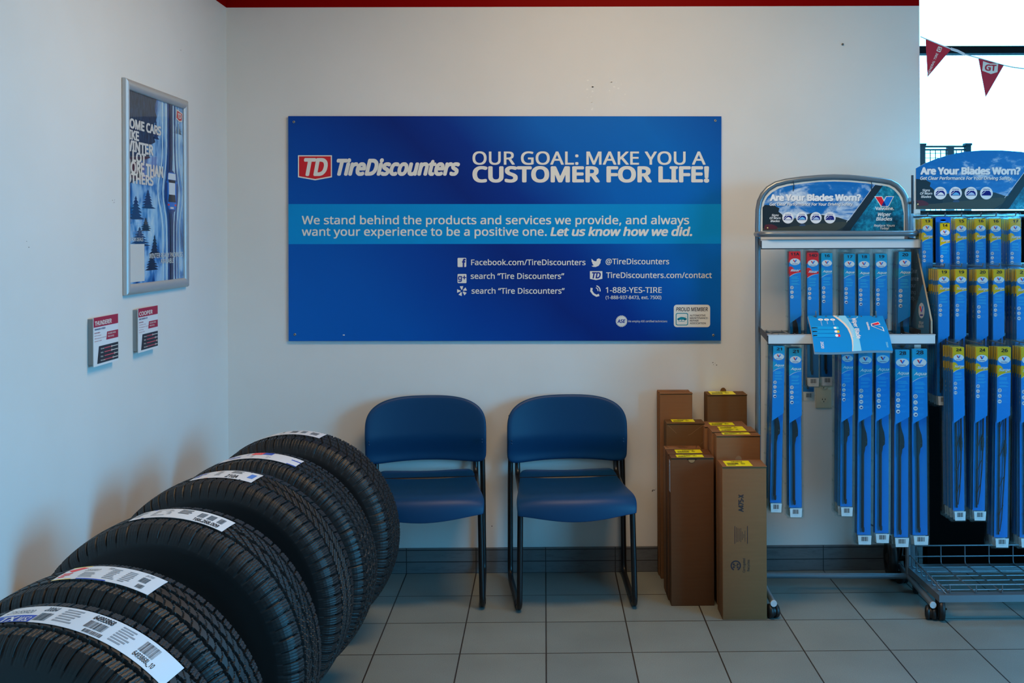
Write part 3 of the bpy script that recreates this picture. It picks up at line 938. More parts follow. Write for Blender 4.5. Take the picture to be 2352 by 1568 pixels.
LGR = ink(120, 124, 130); LBK = ink(28, 28, 34); LBL_B = ink(28, 56, 150); LYE = ink(236, 178, 20); LRD = ink(196, 40, 36); LOR = ink(226, 116, 30)
TY_YAW = R(-8)
def tyre(loc, Rr, SW, rim, kind, label, a0, a1, c0, c1, style, yaw=TY_YAW, spin=0.0):
    root_loc = Vector((loc[0], loc[1], 0))
    t = thing('tyre', label, 'tyre', root_loc, yaw, 'tyres along the side wall')
    me, crown, hw = make_tyre(Rr, SW, rim, kind)
    o = bpy.data.objects.new('tread_and_sidewall', me); COL.objects.link(o)
    o.parent = t; o.location = (0, 0, Rr - 0.001); o.rotation_euler = (0, spin, 0)
    # paper label lying on the tread; u along the tyre in metres, v across
    A0, A1 = R(a0), R(a1); L = (A1 - A0) * Rr
    zc = Rr - 0.001
    def f(u, v, l):
        a = A0 + u / Rr
        r = Rr - 0.006 * (abs(v) / hw) ** 2.4 + 0.0012 + l
        return Vector((r*math.sin(a), v, zc + r*math.cos(a)))
    m_ = MB()
    q = Print(m_, f)
    nu, nv = 40, 6
    v0, v1 = c0*hw, c1*hw                     # v0 is the edge towards the camera (front, -Y)
    # thin paper, both faces
    vs = [f(L*i/nu, v0 + (v1-v0)*j/nv, 0.0) for i in range(nu+1) for j in range(nv+1)]
    vs2 = [f(L*i/nu, v0 + (v1-v0)*j/nv, -0.0006) for i in range(nu+1) for j in range(nv+1)]
    fs = [(i*(nv+1)+j, (i+1)*(nv+1)+j, (i+1)*(nv+1)+j+1, i*(nv+1)+j+1) for i in range(nu) for j in range(nv)]
    m_.add(vs, fs, LBL, True); m_.add(vs2, [x[::-1] for x in fs], LBL, True)
    W = v1 - v0
    # printing coordinates: u along 0..1, v from the far edge (0) to the near edge (1)
    b = q.sub(lambda u, v: (u*L, v1 - v*W))
    def strip(u0, u1, vv0, vv1, m, layer=0):
        k = max(1, int((u1-u0)*30))
        for i in range(k):
            x0, x1 = u0 + (u1-u0)*i/k, u0 + (u1-u0)*(i+1)/k
            b.rect(x0, vv0, x1, vv1, m, layer)
    if style == 'barcodes':
        strip(.0, .22, .62, 1.0, LBL_B); b.text('LTX', .02, .14, .98, .26, LBL, 2, .03); b.text('M/S2', .15, .21, .98, .24, LBL, 2, .02)
        b.text('275/55R20', .03, .17, .5, .2, LBK, 2, .0); b.text('20064', .215, .28, .36, .24, LBK, 2, .02); bars(b, .225, .48, .29, .9, LBK, 3)
        textlines(b, .32, .12, .45, .88, 6, LGR, 4); b.text('64993868', .475, .585, .32, .22, LBK, 2, .03); bars(b, .48, .40, .58, .74, LBK, 5); bars(b, .50, .8, .60, .95, LBK, 6)
        textlines(b, .63, .12, .74, .9, 7, LGR, 7); bars(b, .775, .15, .865, .62, LBK, 8); b.text('6493868L_10', .775, .90, .86, .18, LBK, 2, .02)
    elif style == 'yellow':
        strip(.0, .20, .0, 1.0, LYE); b.poly([(.02, .3), (.13, .1), (.2, .18), (.10, .5)], LRD, 1); textlines(b, .03, .55, .13, .9, 3, LRD, 2)
        b.text('235/65R17', .22, .36, .46, .16, LBK, 2, .0); b.text('104H', .42, .47, .28, .16, LBK, 2, .0); textlines(b, .24, .55, .40, .9, 4, LGR, 3); textlines(b, .48, .2, .60, .9, 7, LGR, 4); textlines(b, .64, .2, .74, .9, 7, LGR, 5)
        bars(b, .80, .30, .88, .60, LBK, 6); bars(b, .83, .7, .9, .9, LBK, 7); b.text('2417500', .80, .88, .22, .12, LBK, 2, .0); strip(.25, .55, .95, 1.0, LBL_B)
    elif style == 'codes':
        strip(.13, .16, .0, 1.0, LBL_B); textlines(b, .02, .2, .11, .8, 4, LGR, 2); textlines(b, .2, .15, .42, .85, 6, LGR, 3); textlines(b, .45, .12, .62, .6, 4, LBK, 4)
        bars(b, .66, .18, .73, .6, LBK, 5); bars(b, .76, .18, .83, .6, LBK, 6); bars(b, .87, .18, .93, .6, LBK, 7); b.text('166.268.009', .66, .93, .92, .22, LBK, 2, .03)
    elif style == 'orange':
        textlines(b, .02, .2, .16, .85, 4, LBL_B, 2); strip(.24, .30, .0, 1.0, LOR); textlines(b, .34, .2, .44, .8, 4, LGR, 3); textlines(b, .55, .1, .78, .45, 3, LBK, 4)
        b.text('210A', .55, .74, .92, .3, LBK, 2, .03); strip(.80, .82, .0, 1.0, LBK); b.poly([(.86, .25), (.95, .25), (.95, .7), (.86, .7)], ink(70, 110, 180), 1)
    elif style == 'brand':
        strip(.0, .08, .2, 1.0, LBL_B); strip(.36, .5, .0, .45, LRD); strip(.50, .62, .0, .4, LBL_B); textlines(b, .12, .25, .34, .85, 4, LBL_B, 2); textlines(b, .4, .55, .7, .9, 3, LGR, 3); strip(.88, 1.0, .35, 1.0, LBL_B)
    else:
        textlines(b, .02, .2, .3, .85, 4, LGR, 2); bars(b, .62, .25, .70, .7, LBK, 3); bars(b, .74, .25, .80, .7, LBK, 4); textlines(b, .36, .2, .56, .85, 5, LGR, 5); bars(b, .86, .3, .94, .75, LBK, 6)
    m_.build('paper_label', t, world=False)
    return t

tyre((-0.905, 3.90), 0.370, 0.215, 0.210, 'block', 'black blocky tyre standing at the corner end of the row, beside the blue chair', -35, 15, -.35, .75, 'plain', spin=.3)
tyre((-0.925, 3.49), 0.372, 0.205, 0.210, 'fine', 'black tyre whose paper label ends in a solid blue tip', -20, 21, -.62, .45, 'brand', spin=.9)
tyre((-0.955, 3.22), 0.372, 0.215, 0.210, 'lug', 'black tyre whose paper label has an orange stripe and a white number patch', -15, 15, -.62, .55, 'orange', spin=.5)
tyre((-0.960, 2.77), 0.372, 0.220, 0.210, 'angled', 'black tyre whose white label carries three small barcodes in a line', -15.5, 24, -.55, .45, 'codes', spin=.1)
tyre((-0.960, 2.285), 0.371, 0.205, 0.210, 'rib', 'black tyre whose white label has a yellow end', -11.5, 22.5, -.55, .62, 'yellow', spin=.7)
tyre((-0.945, 2.006), 0.3755, 0.225, 0.205, 'rib', 'black tyre at the camera end of the row with a long barcode label', -12.5, 44, -.45, .58, 'barcodes', spin=.2)

# ================================================================== CHAIRS
PL = mat('chair_plastic_blue', (0, 62, 118), 0.46, 0, 0.3, linear=(0.001, 0.040, 0.112))
n = N(PL); n.bump(n.noise(n.coord(), 500, 2), 0.05, 0.0005)
BT = mat('black_tube', (14, 14, 16), 0.35, 0, 0.5)
FOOT = mat('glide_plastic', (24, 24, 26), 0.5)

def shell(name, parent, grid_rows, thick):
    m_ = MB()
    nr, nc = len(grid_rows), len(grid_rows[0])
    m_.add([p for row in grid_rows for p in row], [(i*nc+j, i*nc+j+1, (i+1)*nc+j+1, (i+1)*nc+j) for i in range(nr-1) for j in range(nc-1)], PL, True)
    o = m_.build(name, parent, world=False)
    so = o.modifiers.new('thickness', 'SOLIDIFY'); so.thickness = thick; so.offset = 0
    sb = o.modifiers.new('smooth', 'SUBSURF'); sb.levels = 2; sb.render_levels = 2
    return o

def smooth01(t): t = min(1, max(0, t)); return t*t*(3-2*t)

def make_chair(label, loc, yaw):
    t = thing('stacking_chair', label, 'chair', loc, yaw, 'blue waiting chairs')
    # seat: from the back edge, over the dished middle, to the rolled front lip; -Y is the front
    rows = []
    sec = [(0.205, .467, .86), (0.203, .463, .93), (0.19, .455, .975), (0.15, .446, 1.0), (0.08, .441, 1.02), (0.0, .440, 1.045), (-0.08, .445, 1.075), (-0.14, .450, 1.10), (-0.18, .447, 1.118), (-0.207, .437, 1.125), (-0.221, .422, 1.122), (-0.227, .408, 1.115), (-0.2285, .397, 1.108), (-0.2285, .394, 1.105)]
    for y, z, w in sec:
        row = []
        for i in range(17):
            s_ = -1 + i / 8
            x = .208 * w * s_
            front = smooth01((0.02 - y) / 0.2)
            edge = abs(s_) ** 4
            dish = -0.010 * (1 - s_*s_) * (1 - front) - 0.016 * edge * (0.35 + front*.6)
            zz = z + dish - (0.036 * (1 - s_*s_) * smooth01((.435 - z) / .045) if y < -.2 else 0)
            yy = y - 0.034 * (1 - s_*s_) * front
            row.append(Vector((x, yy, zz)))
        rows.append(row)
    shell('seat', t, rows, 0.007)
    # backrest: rounded top, wraps forward at the sides, lower band turned under
    ring_n, rings = 72, 9
    m_ = MB()
    zb, zt, hwid = .488, .769, .2515
    outline = []
    for i in range(ring_n):
        a = 2*math.pi*i/ring_n
        ca, sa = math.cos(a), math.sin(a)
        e = 3.0 if sa > 0 else 14.0
        r = (abs(ca)**e + abs(sa)**e) ** (-1/e)
        outline.append((r*ca, r*sa))
    def bpt(x, z):
        X = hwid * x; Z = zb + (zt - zb) * (z + 1) / 2
        y = .224 - .050 * x*x * (1 - .15*z) + .010*z
        low = smooth01((-.10 - z) / .75)
        y += .026 * low
        Z -= .006 * x * 0 + (0.007 * (1 - x*x)) * (-1 if z > 0 else 0)*0
        Z += .010 * (1 - x*x) * smooth01((-.5 - z)/.5)
        return Vector((X, y, Z))
    m_.add([bpt(0, 0)], [], PL)
    vs = [bpt(0, 0)]; fs = []
    for k in range(1, rings + 1):
        for (x, z) in outline:
            q_ = k / rings
            p = bpt(x*q_, z*q_)
            vs.append(p)
    for (x, z) in outline:                      # rolled edge
        p = bpt(x*1.008, z*1.012 if z > 0 else z); p.y += .013
        vs.append(p)
    for j in range(ring_n): fs.append((0, 1 + j, 1 + (j+1) % ring_n))
    for k in range(rings):
        for j in range(ring_n):
            a, b = 1 + k*ring_n, 1 + (k+1)*ring_n
            fs.append((a+j, b+j, b+(j+1) % ring_n, a+(j+1) % ring_n))
    m_ = MB(); m_.add(vs, fs, PL, True)
    o = m_.build('backrest', t, world=False)
    so = o.modifiers.new('thickness', 'SOLIDIFY'); so.thickness = .006; so.offset = 0
    sb = o.modifiers.new('smooth', 'SUBSURF'); sb.levels = 1; sb.render_levels = 2
    for s_ in (-1, 1):
        m_ = MB()
        m_.tube(fillet([(s_*.236, .228, .69), (s_*.241, .224, .40), (s_*.243, .215, .012), (s_*.224, -.215, .012), (s_*.218, -.190, .415)], .05, 8), .0112, BT, 14)
        leg = m_.build('sled_leg', t, world=False)
        m_ = MB(); m_.tube([(s_*.2265, -.165, .0125), (s_*.2288, -.115, .0125)], .0125, FOOT, 12); m_.build('glide', leg, world=False)
        m_ = MB()
        m_.tube(fillet([(s_*.210, .230, .62), (s_*.210, .214, .44), (s_*.208, .03, .422), (s_*.208, -.19, .412)], .04, 6), .0112, BT, 12)
        m_.build('seat_bracket', t, world=False)
        m_ = MB()
        for dz in (0, .012): m_.lathe([(0, .003), (.003, .0025), (.004, 0)], PL, Matrix.Translation((s_*.236, .163, .580 + dz*1.0)) @ Matrix.Rotation(R(90), 4, 'X'), 10)
        m_.build('rivet', t, world=False)
    m_ = MB(); m_.tube([(-.207, .14, .436), (.207, .14, .436)], .009, BT, 10); m_.build('cross_bar', t, world=False)
    return t
def floor_at(px, py): return PZ(px, py, 0)
CY = 4.34
c2 = PY(1305, 1300, CY); c1 = PY(968, 1300, CY)
chair_b = make_chair('blue plastic chair with black sled legs, beside the cardboard boxes', (c2.x + .016, CY, 0), R(4.0))
chair_a = copy_tree(chair_b); chair_a.location = (c1.x + .016, CY, 0); chair_a.rotation_euler = (0, 0, R(5.0))
chair_a['label'] = 'blue plastic chair with black sled legs, half hidden behind the tyres'

# ================================================================== CARDBOARD BOXES
def card_mat(name, c, e):
    m = mat(name, c, 0.85, 0, 0.15, e)
    n = N(m)
    v = n.coord((1, 1, 1))
    w = n.new('ShaderNodeTexWave', wave_type='BANDS', bands_direction='Z'); w.inputs['Scale'].default_value = 62; w.inputs['Distortion'].default_value = 0.6
    w.inputs['Detail'].default_value = 1.5
    n.link(v, w.inputs['Vector'])
    st = n.noise(n.coord((3, 3, 30)), 4, 4)
    c0 = tuple(min(1, x*0.88) for x in lin(c, e)); c1 = tuple(min(1, x*1.1) for x in lin(c, e))
    n.color(n.mix(n.math('ADD', n.math('MULTIPLY', w.outputs['Fac'], .35), n.math('MULTIPLY', st, .65)), c0, c1))
    n.bump(w.outputs['Fac'], .12, .0006)
    return m
KRAFT = card_mat('cardboard_kraft', (138, 95, 62), 1.0)
KRAFT_D = card_mat('cardboard_brown', (108, 76, 46), 1.0)
KRAFT_R = card_mat('cardboard_reddish', (106, 71, 47), 1.0)
YEL = ink(240, 212, 20, .8)
KD = mat('cardboard_cut', (52, 36, 22), 0.9)

def yellow_label(par, x0, x1, y0, y1, z, seed):
    m_ = MB()
    m_.box((x0, y0, z), (x1, y1, z + .0006), YEL)
    q = Print(m_, lambda u, v, l: Vector((x0 + (x1-x0)*u, y1 + (y0-y1)*v, z + .0006 + l)))
    q.text('Valvoline', .28, .72, .3, .2, LBK, 1, .02); bars(q, .08, .42, .52, .72, LBK, seed); q.text('60-1', .62, .76, .52, .12, LBK, 1, .02); textlines(q, .62, .6, .8, .75, 1, LBK, seed + 1); textlines(q, .06, .8, .5, .95, 1, LBK, seed + 2)
    m_.build('yellow_label', par)

def carton(label, x0, x1, y0, y1, h, m, yel=None, tab=False, hole=False, flap=0.006, extra=None, sticker=None, skew=0.0, seed=1):
    """tall shipping box: x0..x1 wide, y0 (front)..y1 deep, standing on the floor"""
    t = thing('cardboard_box', label, 'box', ((x0+x1)/2, (y0+y1)/2, 0), skew, 'cardboard boxes by the wiper rack')
    def W(b): return b
    m_ = MB(); m_.rbox((x0, y0, 0), (x1, y1, h), .0022, m, None, 2)
    if extra: extra(m_)
    body = m_.build('carton', t)
    if sticker: sticker(t)
    if flap:                                    # lid panel lying on top, front edge folded just over
        m_ = MB(); m_.rbox((x0 + .001, y0 - .0025, h), (x1 + .0015, y1 - .001, h + .0035), .0012, m, None, 2)
        if tab: m_.prism([Vector(((x0+x1)/2 + .013*math.cos(a), y1 - .002, h + .003 + .016*math.sin(a))) for a in [math.pi*i/10 for i in range(11)]], (0, .003, 0), m)
        W(m_).build('lid_flap', t)
    zt = h + (.0035 if flap else 0)
    if yel:
        m_ = MB()
        yellow = yel
        x_a, x_b, f0, f1 = yellow
        w = x1 - x0; d = y1 - y0
        ya, yb = y0 + d*f0, y0 + d*f1
        xa, xb = x0 + w*x_a, x0 + w*x_b
        m_.box((xa, ya, zt + .0001), (xb, yb, zt + .0007), YEL)
        q = Print(m_, lambda u, v, l: Vector((xa + (xb-xa)*u, yb + (ya-yb)*v, zt + .0007 + l)))
        q.text('Valvoline', .28, .72, .3, .2, LBK, 1, .02); bars(q, .08, .42, .52, .72, LBK, seed); q.text('60-1', .62, .76, .52, .12, LBK, 1, .02); textlines(q, .62, .6, .8, .75, 1, LBK, seed + 1); textlines(q, .06, .8, .5, .95, 1, LBK, seed + 2)
        W(m_).build('yellow_label', t)
    if hole:                                    # thumb notches at the front
        m_ = MB()
        q = Print(m_, lambda u, v, l: Vector((u, y0 - l, v)))
        cx = (x0+x1)/2
        q.rect(cx - .02, h - .006, cx + .018, h - .001, KD, 0)
        pts = [(cx - .002 + .013*math.cos(a), h - .005 - .012*math.sin(a)) for a in [math.pi*i/10 for i in range(11)]]
        q.poly(pts, mat('cardboard_tab', (168, 128, 84), .85), 1)
        q.ring(cx - .002, h - .005, .0125, .0135, KD, 2, 180, 360, 14)
        W(m_).build('thumb_notch', t)
    return t
# positions follow where the boxes meet the floor and each other
def at_front(y, l, r): return PY(l, 1200, y).x, PY(r, 1200, y).x
def zof(py, y, px=1650): return PY(px, py, y).z
yB6 = PZ(1710, 1423, 0).y
x0, x1 = at_front(yB6, 1659, 1761)
hB6 = zof(1073, yB6)
def art6(m_):
    q = plane_print(m_, (0, yB6, 0), (0, -1, 0))
    BR = ink(36, 26, 30, .5)
    r90 = lambda u0, v0: (lambda u, v: (u0 + v, v0 - u))       # reads upwards
    q.sub(r90(1707.5, 1175)).text('A475-X', 0, 40, 0, 11, BR, 1, .035)
    q.rect(1687.2, 1207.5, 1688.4, 1248.5, BR, 1); q.rect(1716, 1207.5, 1717.4, 1248, BR, 1)
    s_ = q.sub(r90(1700, 1247))
    for i, (a, b) in enumerate(((2, 38), (3, 36), (5, 34), (3, 38), (8, 30), (12, 24), (4, 30))):
        for k in range(int((b - a) / 3.2)):
            s_.rect(a + k*3.2, -9 + i*3.3, a + k*3.2 + 2.4, -8 + i*3.3, BR, 1)
    q.ring(1690, 1298.5, 9, 12, BR, 1, 115, 425, 30)
    for dx, dy in ((-4.5, -3), (4.5, -3), (-4.5, 3.5), (4.5, 3.5)):
        q.poly([(1690+dx-2.8, 1298.5+dy), (1690+dx, 1298.5+dy-2.8), (1690+dx+2.8, 1298.5+dy), (1690+dx, 1298.5+dy+2.8)], BR, 1)
    q.line([(1686, 1298.5), (1694, 1298.5)], 1.2, BR, 1)
    q.sub(r90(1711.5, 1314)).text('Corrugated', 0, 32, 0, 5.4, BR, 1, .008)
    q.sub(r90(1721.5, 1311)).text('Recycles', 0, 26, 0, 5.4, BR, 1, .008)
carton('front kraft box printed A475-X standing next to the wiper rack', x0, x1, yB6, yB6 + .12, hB6, KRAFT, (.11, .70, .04, .8), tab=True, extra=art6, seed=11)
y = PZ(1590, 1391, 0).y
x0, x1 = at_front(y, 1541, 1640); h5 = zof(1052, y)
def side5(t):
    m_ = MB(); m_.box((x0 - .0006, y + .012, h5 - .135), (x0 - .0001, y + .05, h5 - .012), CWM)
    q = Print(m_, lambda u, v, l: Vector((x0 - .0006 - l, y + .05 - .038*u, h5 - .012 - .123*v)))
    for i in range(22): q.rect(.25, .2 + i*.035, .75, .2 + i*.035 + .016, LBK, 1)
    q.poly([(.3, .12), (.7, .06), (.7, .16)], LBK, 1)
    m_.build('white_label', t)
carton('reddish front box with a thumb notch and a white label on its side', x0, x1, y, y + .064, h5, KRAFT_R, (.15, .78, .1, .8), hole=True, sticker=side5, seed=12)
carton('reddish box right behind the notched front box, wide yellow label on top', x0 - .004, x1 - .002, y + .067, y + .155, h5 + .002, KRAFT_R, (.21, .82, .1, .85), seed=13)
def print_top(xa, xb, ya, yb, h):
    def g(m_):
        q = Print(m_, lambda u, v, l: Vector((xa + (xb-xa)*u, yb + (ya-yb)*v, h + .0036 + l)))
        BR = ink(60, 40, 22, .6)
        q.line([(.06, .1), (.12, .85)], .02, BR); q.line([(.94, .1), (.88, .85)], .02, BR)
        q.text('60-21', .38, .6, .45, .2, BR, 1, .02); q.rect(.3, .5, .7, .54, BR); q.text('60-21', .4, .62, .85, .18, BR, 1, .02)
    return g
ya, yb = y + .158, 4.40
carton('low kraft box squeezed behind the two reddish boxes, its top printed', x0 - .005, x1 - .028, ya, yb, h5 + .004, KRAFT, extra=print_top(x0 - .005, x1 - .028, ya, yb, h5 + .004), seed=14)
y = 4.414
x0, x1 = at_front(y, 1531.5, 1619); h3 = zof(973, y)
def crease(m_):
    q = plane_print(m_, (0, y, 0), (0, -1, 0)); CR = mat('cardboard_crease', (150, 116, 76), .85)
    q.line([(1535, 977), (1549, 990), (1554, 995)], .7, CR); q.line([(1615, 976), (1598, 988), (1588, 996), (1580, 999)], .7, CR); q.line([(1617, 1011), (1611, 1019)], .7, CR)
carton('medium-height kraft box with creased front, in front of the tallest box', x0, x1, y, y + .094, h3, KRAFT_D, (.18, .78, .3, .95), extra=crease, seed=15)
y = 4.516
x0, x1 = at_front(y, 1517, 1591.5); h1 = zof(904, y)
carton('tallest kraft box with number printed on its top, no yellow label', x0, x1, y, 4.556, h1, KRAFT, seed=16)
carton('tall kraft box against the wall behind the box with the printed top', x0 - .004, x1 - .006, 4.558, 4.606, h1 + .002, KRAFT, extra=print_top(x0 - .004, x1 - .006, 4.558, 4.606, h1 + .002), seed=17)
y = 4.51
x0, x1 = at_front(y, 1626, 1717); h2 = zof(908, y)
carton('tall kraft box with raised tab and yellow label, standing by the rack post', x0, x1, y, 4.608, h2, KRAFT_D, (.1, .73, .05, .95), tab=True, seed=18)
y = 4.195
x0, x1 = at_front(y, 1646, 1747); h4 = zof(1002, y)
carton('kraft box directly behind the A475-X box, narrow yellow label along its top', x0, x1, y, y + .062, h4, KRAFT, (.17, .80, .3, .98), seed=19)
carton('medium-height kraft box with two yellow labels, third back from the A475-X box', x0 - .008, x1 - .004, y + .066, y + .175, h4 + .004, KRAFT, (.22, .80, .52, .97), seed=20,
       sticker=lambda t: yellow_label(t, x0 + .028, x0 + .134, y + .073, y + .118, h4 + .0077, 31))
carton('medium-height kraft box in front of the tall tabbed box, its yellow label half covered', x0 - .02, x1 - .018, y + .179, y + .30, h4 + .004, KRAFT, (.17, .74, .2, .7), seed=21, hole=False)
# ================================================================== WIPER BLADE PACKS
CLEAR = bpy.data.materials.new('clear_blister'); CLEAR.use_nodes = True; MATS['clear_blister'] = CLEAR
t = CLEAR.node_tree; t.nodes.clear()
out = t.nodes.new('ShaderNodeOutputMaterial'); mx = t.nodes.new('ShaderNodeMixShader')
tr = t.nodes.new('ShaderNodeBsdfTransparent'); gs = t.nodes.new('ShaderNodeBsdfGlossy'); lw = t.nodes.new('ShaderNodeLayerWeight')
mr = t.nodes.new('ShaderNodeMapRange')
tr.inputs['Color'].default_value = (0.86, 0.91, 0.92, 1)
gs.inputs['Roughness'].default_value = 0.09
lw.inputs['Blend'].default_value = 0.25
mr.inputs['To Min'].default_value = 0.058; mr.inputs['To Max'].default_value = 0.20
t.links.new(lw.outputs['Facing'], mr.inputs['Value']); t.links.new(mr.outputs[0], mx.inputs[0])
t.links.new(tr.outputs[0], mx.inputs[1]); t.links.new(gs.outputs[0], mx.inputs[2]); t.links.new(mx.outputs[0], out.inputs[0])
BLUEPL = mat('blue_plastic_case', (0, 100, 210), 0.3, 0, .5)

PB = ink(0, 116, 188, .62, 30); PB2 = ink(0, 104, 174, .62, 30); PTEAL = ink(0, 136, 176, .62, 30); PTEAL_L = ink(40, 170, 206, .62, 30); PRED = ink(200, 16, 22, .62, 30); PYEL = ink(240, 150, 10, .54, 30)
PWH = ink(226, 226, 222, .66, 30); PDK = ink(14, 18, 34, .7, 30); PVR = ink(206, 26, 44, .62, 30); PVB = ink(12, 110, 214, .62, 30); PVD = ink(16, 32, 110, .62, 30); PTX = ink(60, 176, 220, .62, 30); PSIL = ink(176, 186, 196, .66, 30)
BLK = mat('wiper_rubber', (22, 23, 26), 0.42, 0, .5); GRY = mat('wiper_steel', (86, 84, 80), 0.4, .6)

TOP = 0.024        # hang strip above the card
def v_logo(q, cu, cv, w, layer):
    h = w * .82
    a, b = cu - w*.62, cv - h*.55
    q.poly([(a, b), (a + w*.40, b), (a + w*.68, b + h*.86), (a + w*.5, b + h)], PVR, layer)
    q.poly([(a + w*1.24, b), (a + w*.84, b), (a + w*.44, b + h*.82), (a + w*.5, b + h), (a + w*.74, b + h)], PVB, layer)
    q.poly([(a + w*.5, b + h*.62), (a + w*.62, b + h*.66), (a + w*.70, b + h*.94), (a + w*.5, b + h)], PVD, layer)

def pack_parts(style, num, wc, L, case=None):
    """local frame: origin at the top edge of the pack, x across, z up, front towards -Y; L is card length incl. barcode label"""
    wf = wc + .020
    H = TOP + L + .009
    s = wc / .050
    cut_l, cut_r = TOP + .285, TOP + .255
    lbl = .034
    yf, yb = -.0165, -.0045
    hw = wc / 2
    parts = []
    shellm = case or CLEAR
    # blister: flat flange with hang slot and corner radii, raised front shell, edge snaps
    m_ = MB()
    outl = [Vector((x, 0, -v)) for x, v in rr_pts(-wf/2, 0, wf/2, H, .006, 4)]
    sl = [Vector((x, 0, -v)) for x, v in [(.012*math.cos(a), .0125 + .0035*math.sin(a)) for a in [2*math.pi*i/14 for i in range(14)]]]
    tris = tessellate_polygon([outl, sl[::-1]])
    m_.add(outl + sl[::-1], [list(t_) for t_ in tris], shellm)
    hx = hw + .0022; z0, z1 = -(TOP - .004), -(TOP + L + .003)
    c = .004
    def ringp(o, y): return [Vector((x, y, -v)) for x, v in rr_pts(-hx - o, -z0 - o, hx + o, -z1 + o, .005, 3)]
    lv = [ringp(0.0015, 0), ringp(0, -.012), ringp(-.0008, -.0165), ringp(-.0024, -.0188)]
    k = len(lv[0])
    vs = [p for r_ in lv for p in r_]
    m_.add(vs, [(i*k+j, i*k+(j+1) % k, (i+1)*k+(j+1) % k, (i+1)*k+j) for i in range(3) for j in range(k)], shellm, True)
    if not case: m_.add(lv[3], [list(range(k))], shellm)
    nsn = int(L / .085)
    for i in range(nsn):
        zc = -(TOP + .05 + i * (L - .07) / max(1, nsn - 1))
        for sx_ in (-1, 1):
            xc = sx_ * (hx + .0045)
            m_.add([(xc + .0022*math.cos(a), 0 if r_ else -.0022, zc + .004*math.sin(a)) for r_ in (1,) for a in [2*math.pi*j/8 for j in range(8)]] + [(xc, -.0024, zc)],
                   [(j, (j+1) % 8, 8) for j in range(8)], shellm, True)
    parts.append(('blister', m_, None))
    # printed card
    m_ = MB()
    q = Print(m_, lambda u, v, l: Vector((u, yf - l, -v)), eps=.00016, base=0)
    qb = Print(m_, lambda u, v, l: Vector((u, yb - l, -v)), eps=.0002, base=0)
    hd = {'aqua': PTEAL, 'rear': PRED, 'surge': PYEL}[style]
    q.poly([(-hw, TOP), (hw, TOP), (hw, cut_r), (-hw, cut_l)], PB, 0)
    V = lambda v: TOP + v * s
    q.rect(-hw, TOP, hw, V(.047 if style != 'surge' else .048), hd, 1)
    if style == 'aqua': q.rect(-hw, V(.03), hw, V(.047), ink(0, 140, 205, .62, 30), 2)
    q.text(num, 0, None, V(.0185), .0115*s, PDK, 3, .035, center=False) if False else None
    wnum = .0125 * len(num) * s
    q.text(num, -wnum/2 + .001, wnum/2 + .001, V(.0175), .0115*s, PDK, 3, .04)
    q.rect(-.005*s, V(.0205), .005*s, V(.0213), PDK, 3)
    q.disc(0, V(.046), .0232*s, ink(120, 130, 140, .7, 30), 3, .0152*s, 28); q.disc(0, V(.046), .0226*s, PWH, 4, .0146*s, 28)
    v_logo(q, 0, V(.0435), .0155*s, 5)
    q.text('Valvoline', -.0125*s, .0125*s, V(.0565), .0032*s, PVD, 5, .03)
    # swoosh band with the family name
    b0, b1 = V(.070), V(.100)
    pts = [(-hw, V(.066))]
    if style == 'aqua': pts += [(-hw + wc*.22, V(.068)), (-hw + wc*.36, V(.078))]
    else: pts += [(-hw + wc*.2, V(.067)), (-hw + wc*.36, V(.074)), (-hw + wc*.44, V(.082))]
    pts += [(hw, V(.083 if style != 'aqua' else .080)), (hw, V(.0935))]
    arc = [(-hw + wc*t_, V(.0935 + .018*(1-t_)**2.2)) for t_ in (.85, .7, .55, .4, .27, .15, .06, 0)]
    pts += arc
    q.poly(pts, hd, 1)
    q.line([(hw*.999, V(.0938))] + [(u, v + .0008*s) for u, v in arc], [.0004, .0008, .0012, .0016, .002, .0022, .002, .0014, .0008], PSIL, 2)
    nm = {'aqua': 'Aqua', 'rear': 'Rear', 'surge': 'Surge'}[style]
    sh = ink(8, 60, 130, .62, 30)
    q.text(nm, -hw + wc*.12, hw - wc*.03, V(.0885 + .0006), .0095*s, sh, 2, .035, .3)
    q.text(nm, -hw + wc*.11, hw - wc*.04, V(.0885), .0095*s, PWH, 3, .03, .3)
    rn = random.Random(len(num) + int(L*1000))
    for i in range(9):
        if i in (3, 6): continue
        vv = V(.112 + i*.0042)
        q.rect(-hw + wc*.16, vv, -hw + wc*(.16 + rn.uniform(.5, .74)), vv + .0011, PTX, 1)
    icons = 4 if style == 'aqua' else 3
    for i in range(icons):
        vv = V(.160 + i*.0205)
        cu = -hw + wc*.2
        q.disc(cu, vv, .0080*s, ink(20, 60, 120, .62, 30), 1, n=18); q.disc(cu, vv, .0074*s, PWH, 2, n=18)
        if i == 0: q.ring(cu, vv, .0032*s, .0046*s, PVD, 3, n=14); q.line([(cu - .003, vv + .003), (cu + .003, vv - .003)], .0014, PVD, 3)
        elif i == 1: q.disc(cu, vv - .002, .0016, PVD, 3, n=8); q.disc(cu - .0025, vv + .002, .0015, PVD, 3, n=8); q.disc(cu + .0028, vv + .0024, .0018, PVR, 3, n=8)
        elif i == 2: q.rect(cu - .004, vv - .002, cu - .001, vv + .002, PVD, 3); q.rect(cu + .001, vv - .002, cu + .004, vv + .002, PVD, 3)
        else: q.poly([(cu - .0045, vv + .003), (cu - .002, vv - .001), (cu + .0045, vv - .002), (cu + .0045, vv + .0035)], PVD, 3)
        for k_ in range(3):
            q.rect(-hw + wc*.42, vv - .0036 + k_*.003, -hw + wc*(.42 + rn.uniform(.25, .42)), vv - .0028 + k_*.003, ink(30, 140, 226, .62, 30), 1)
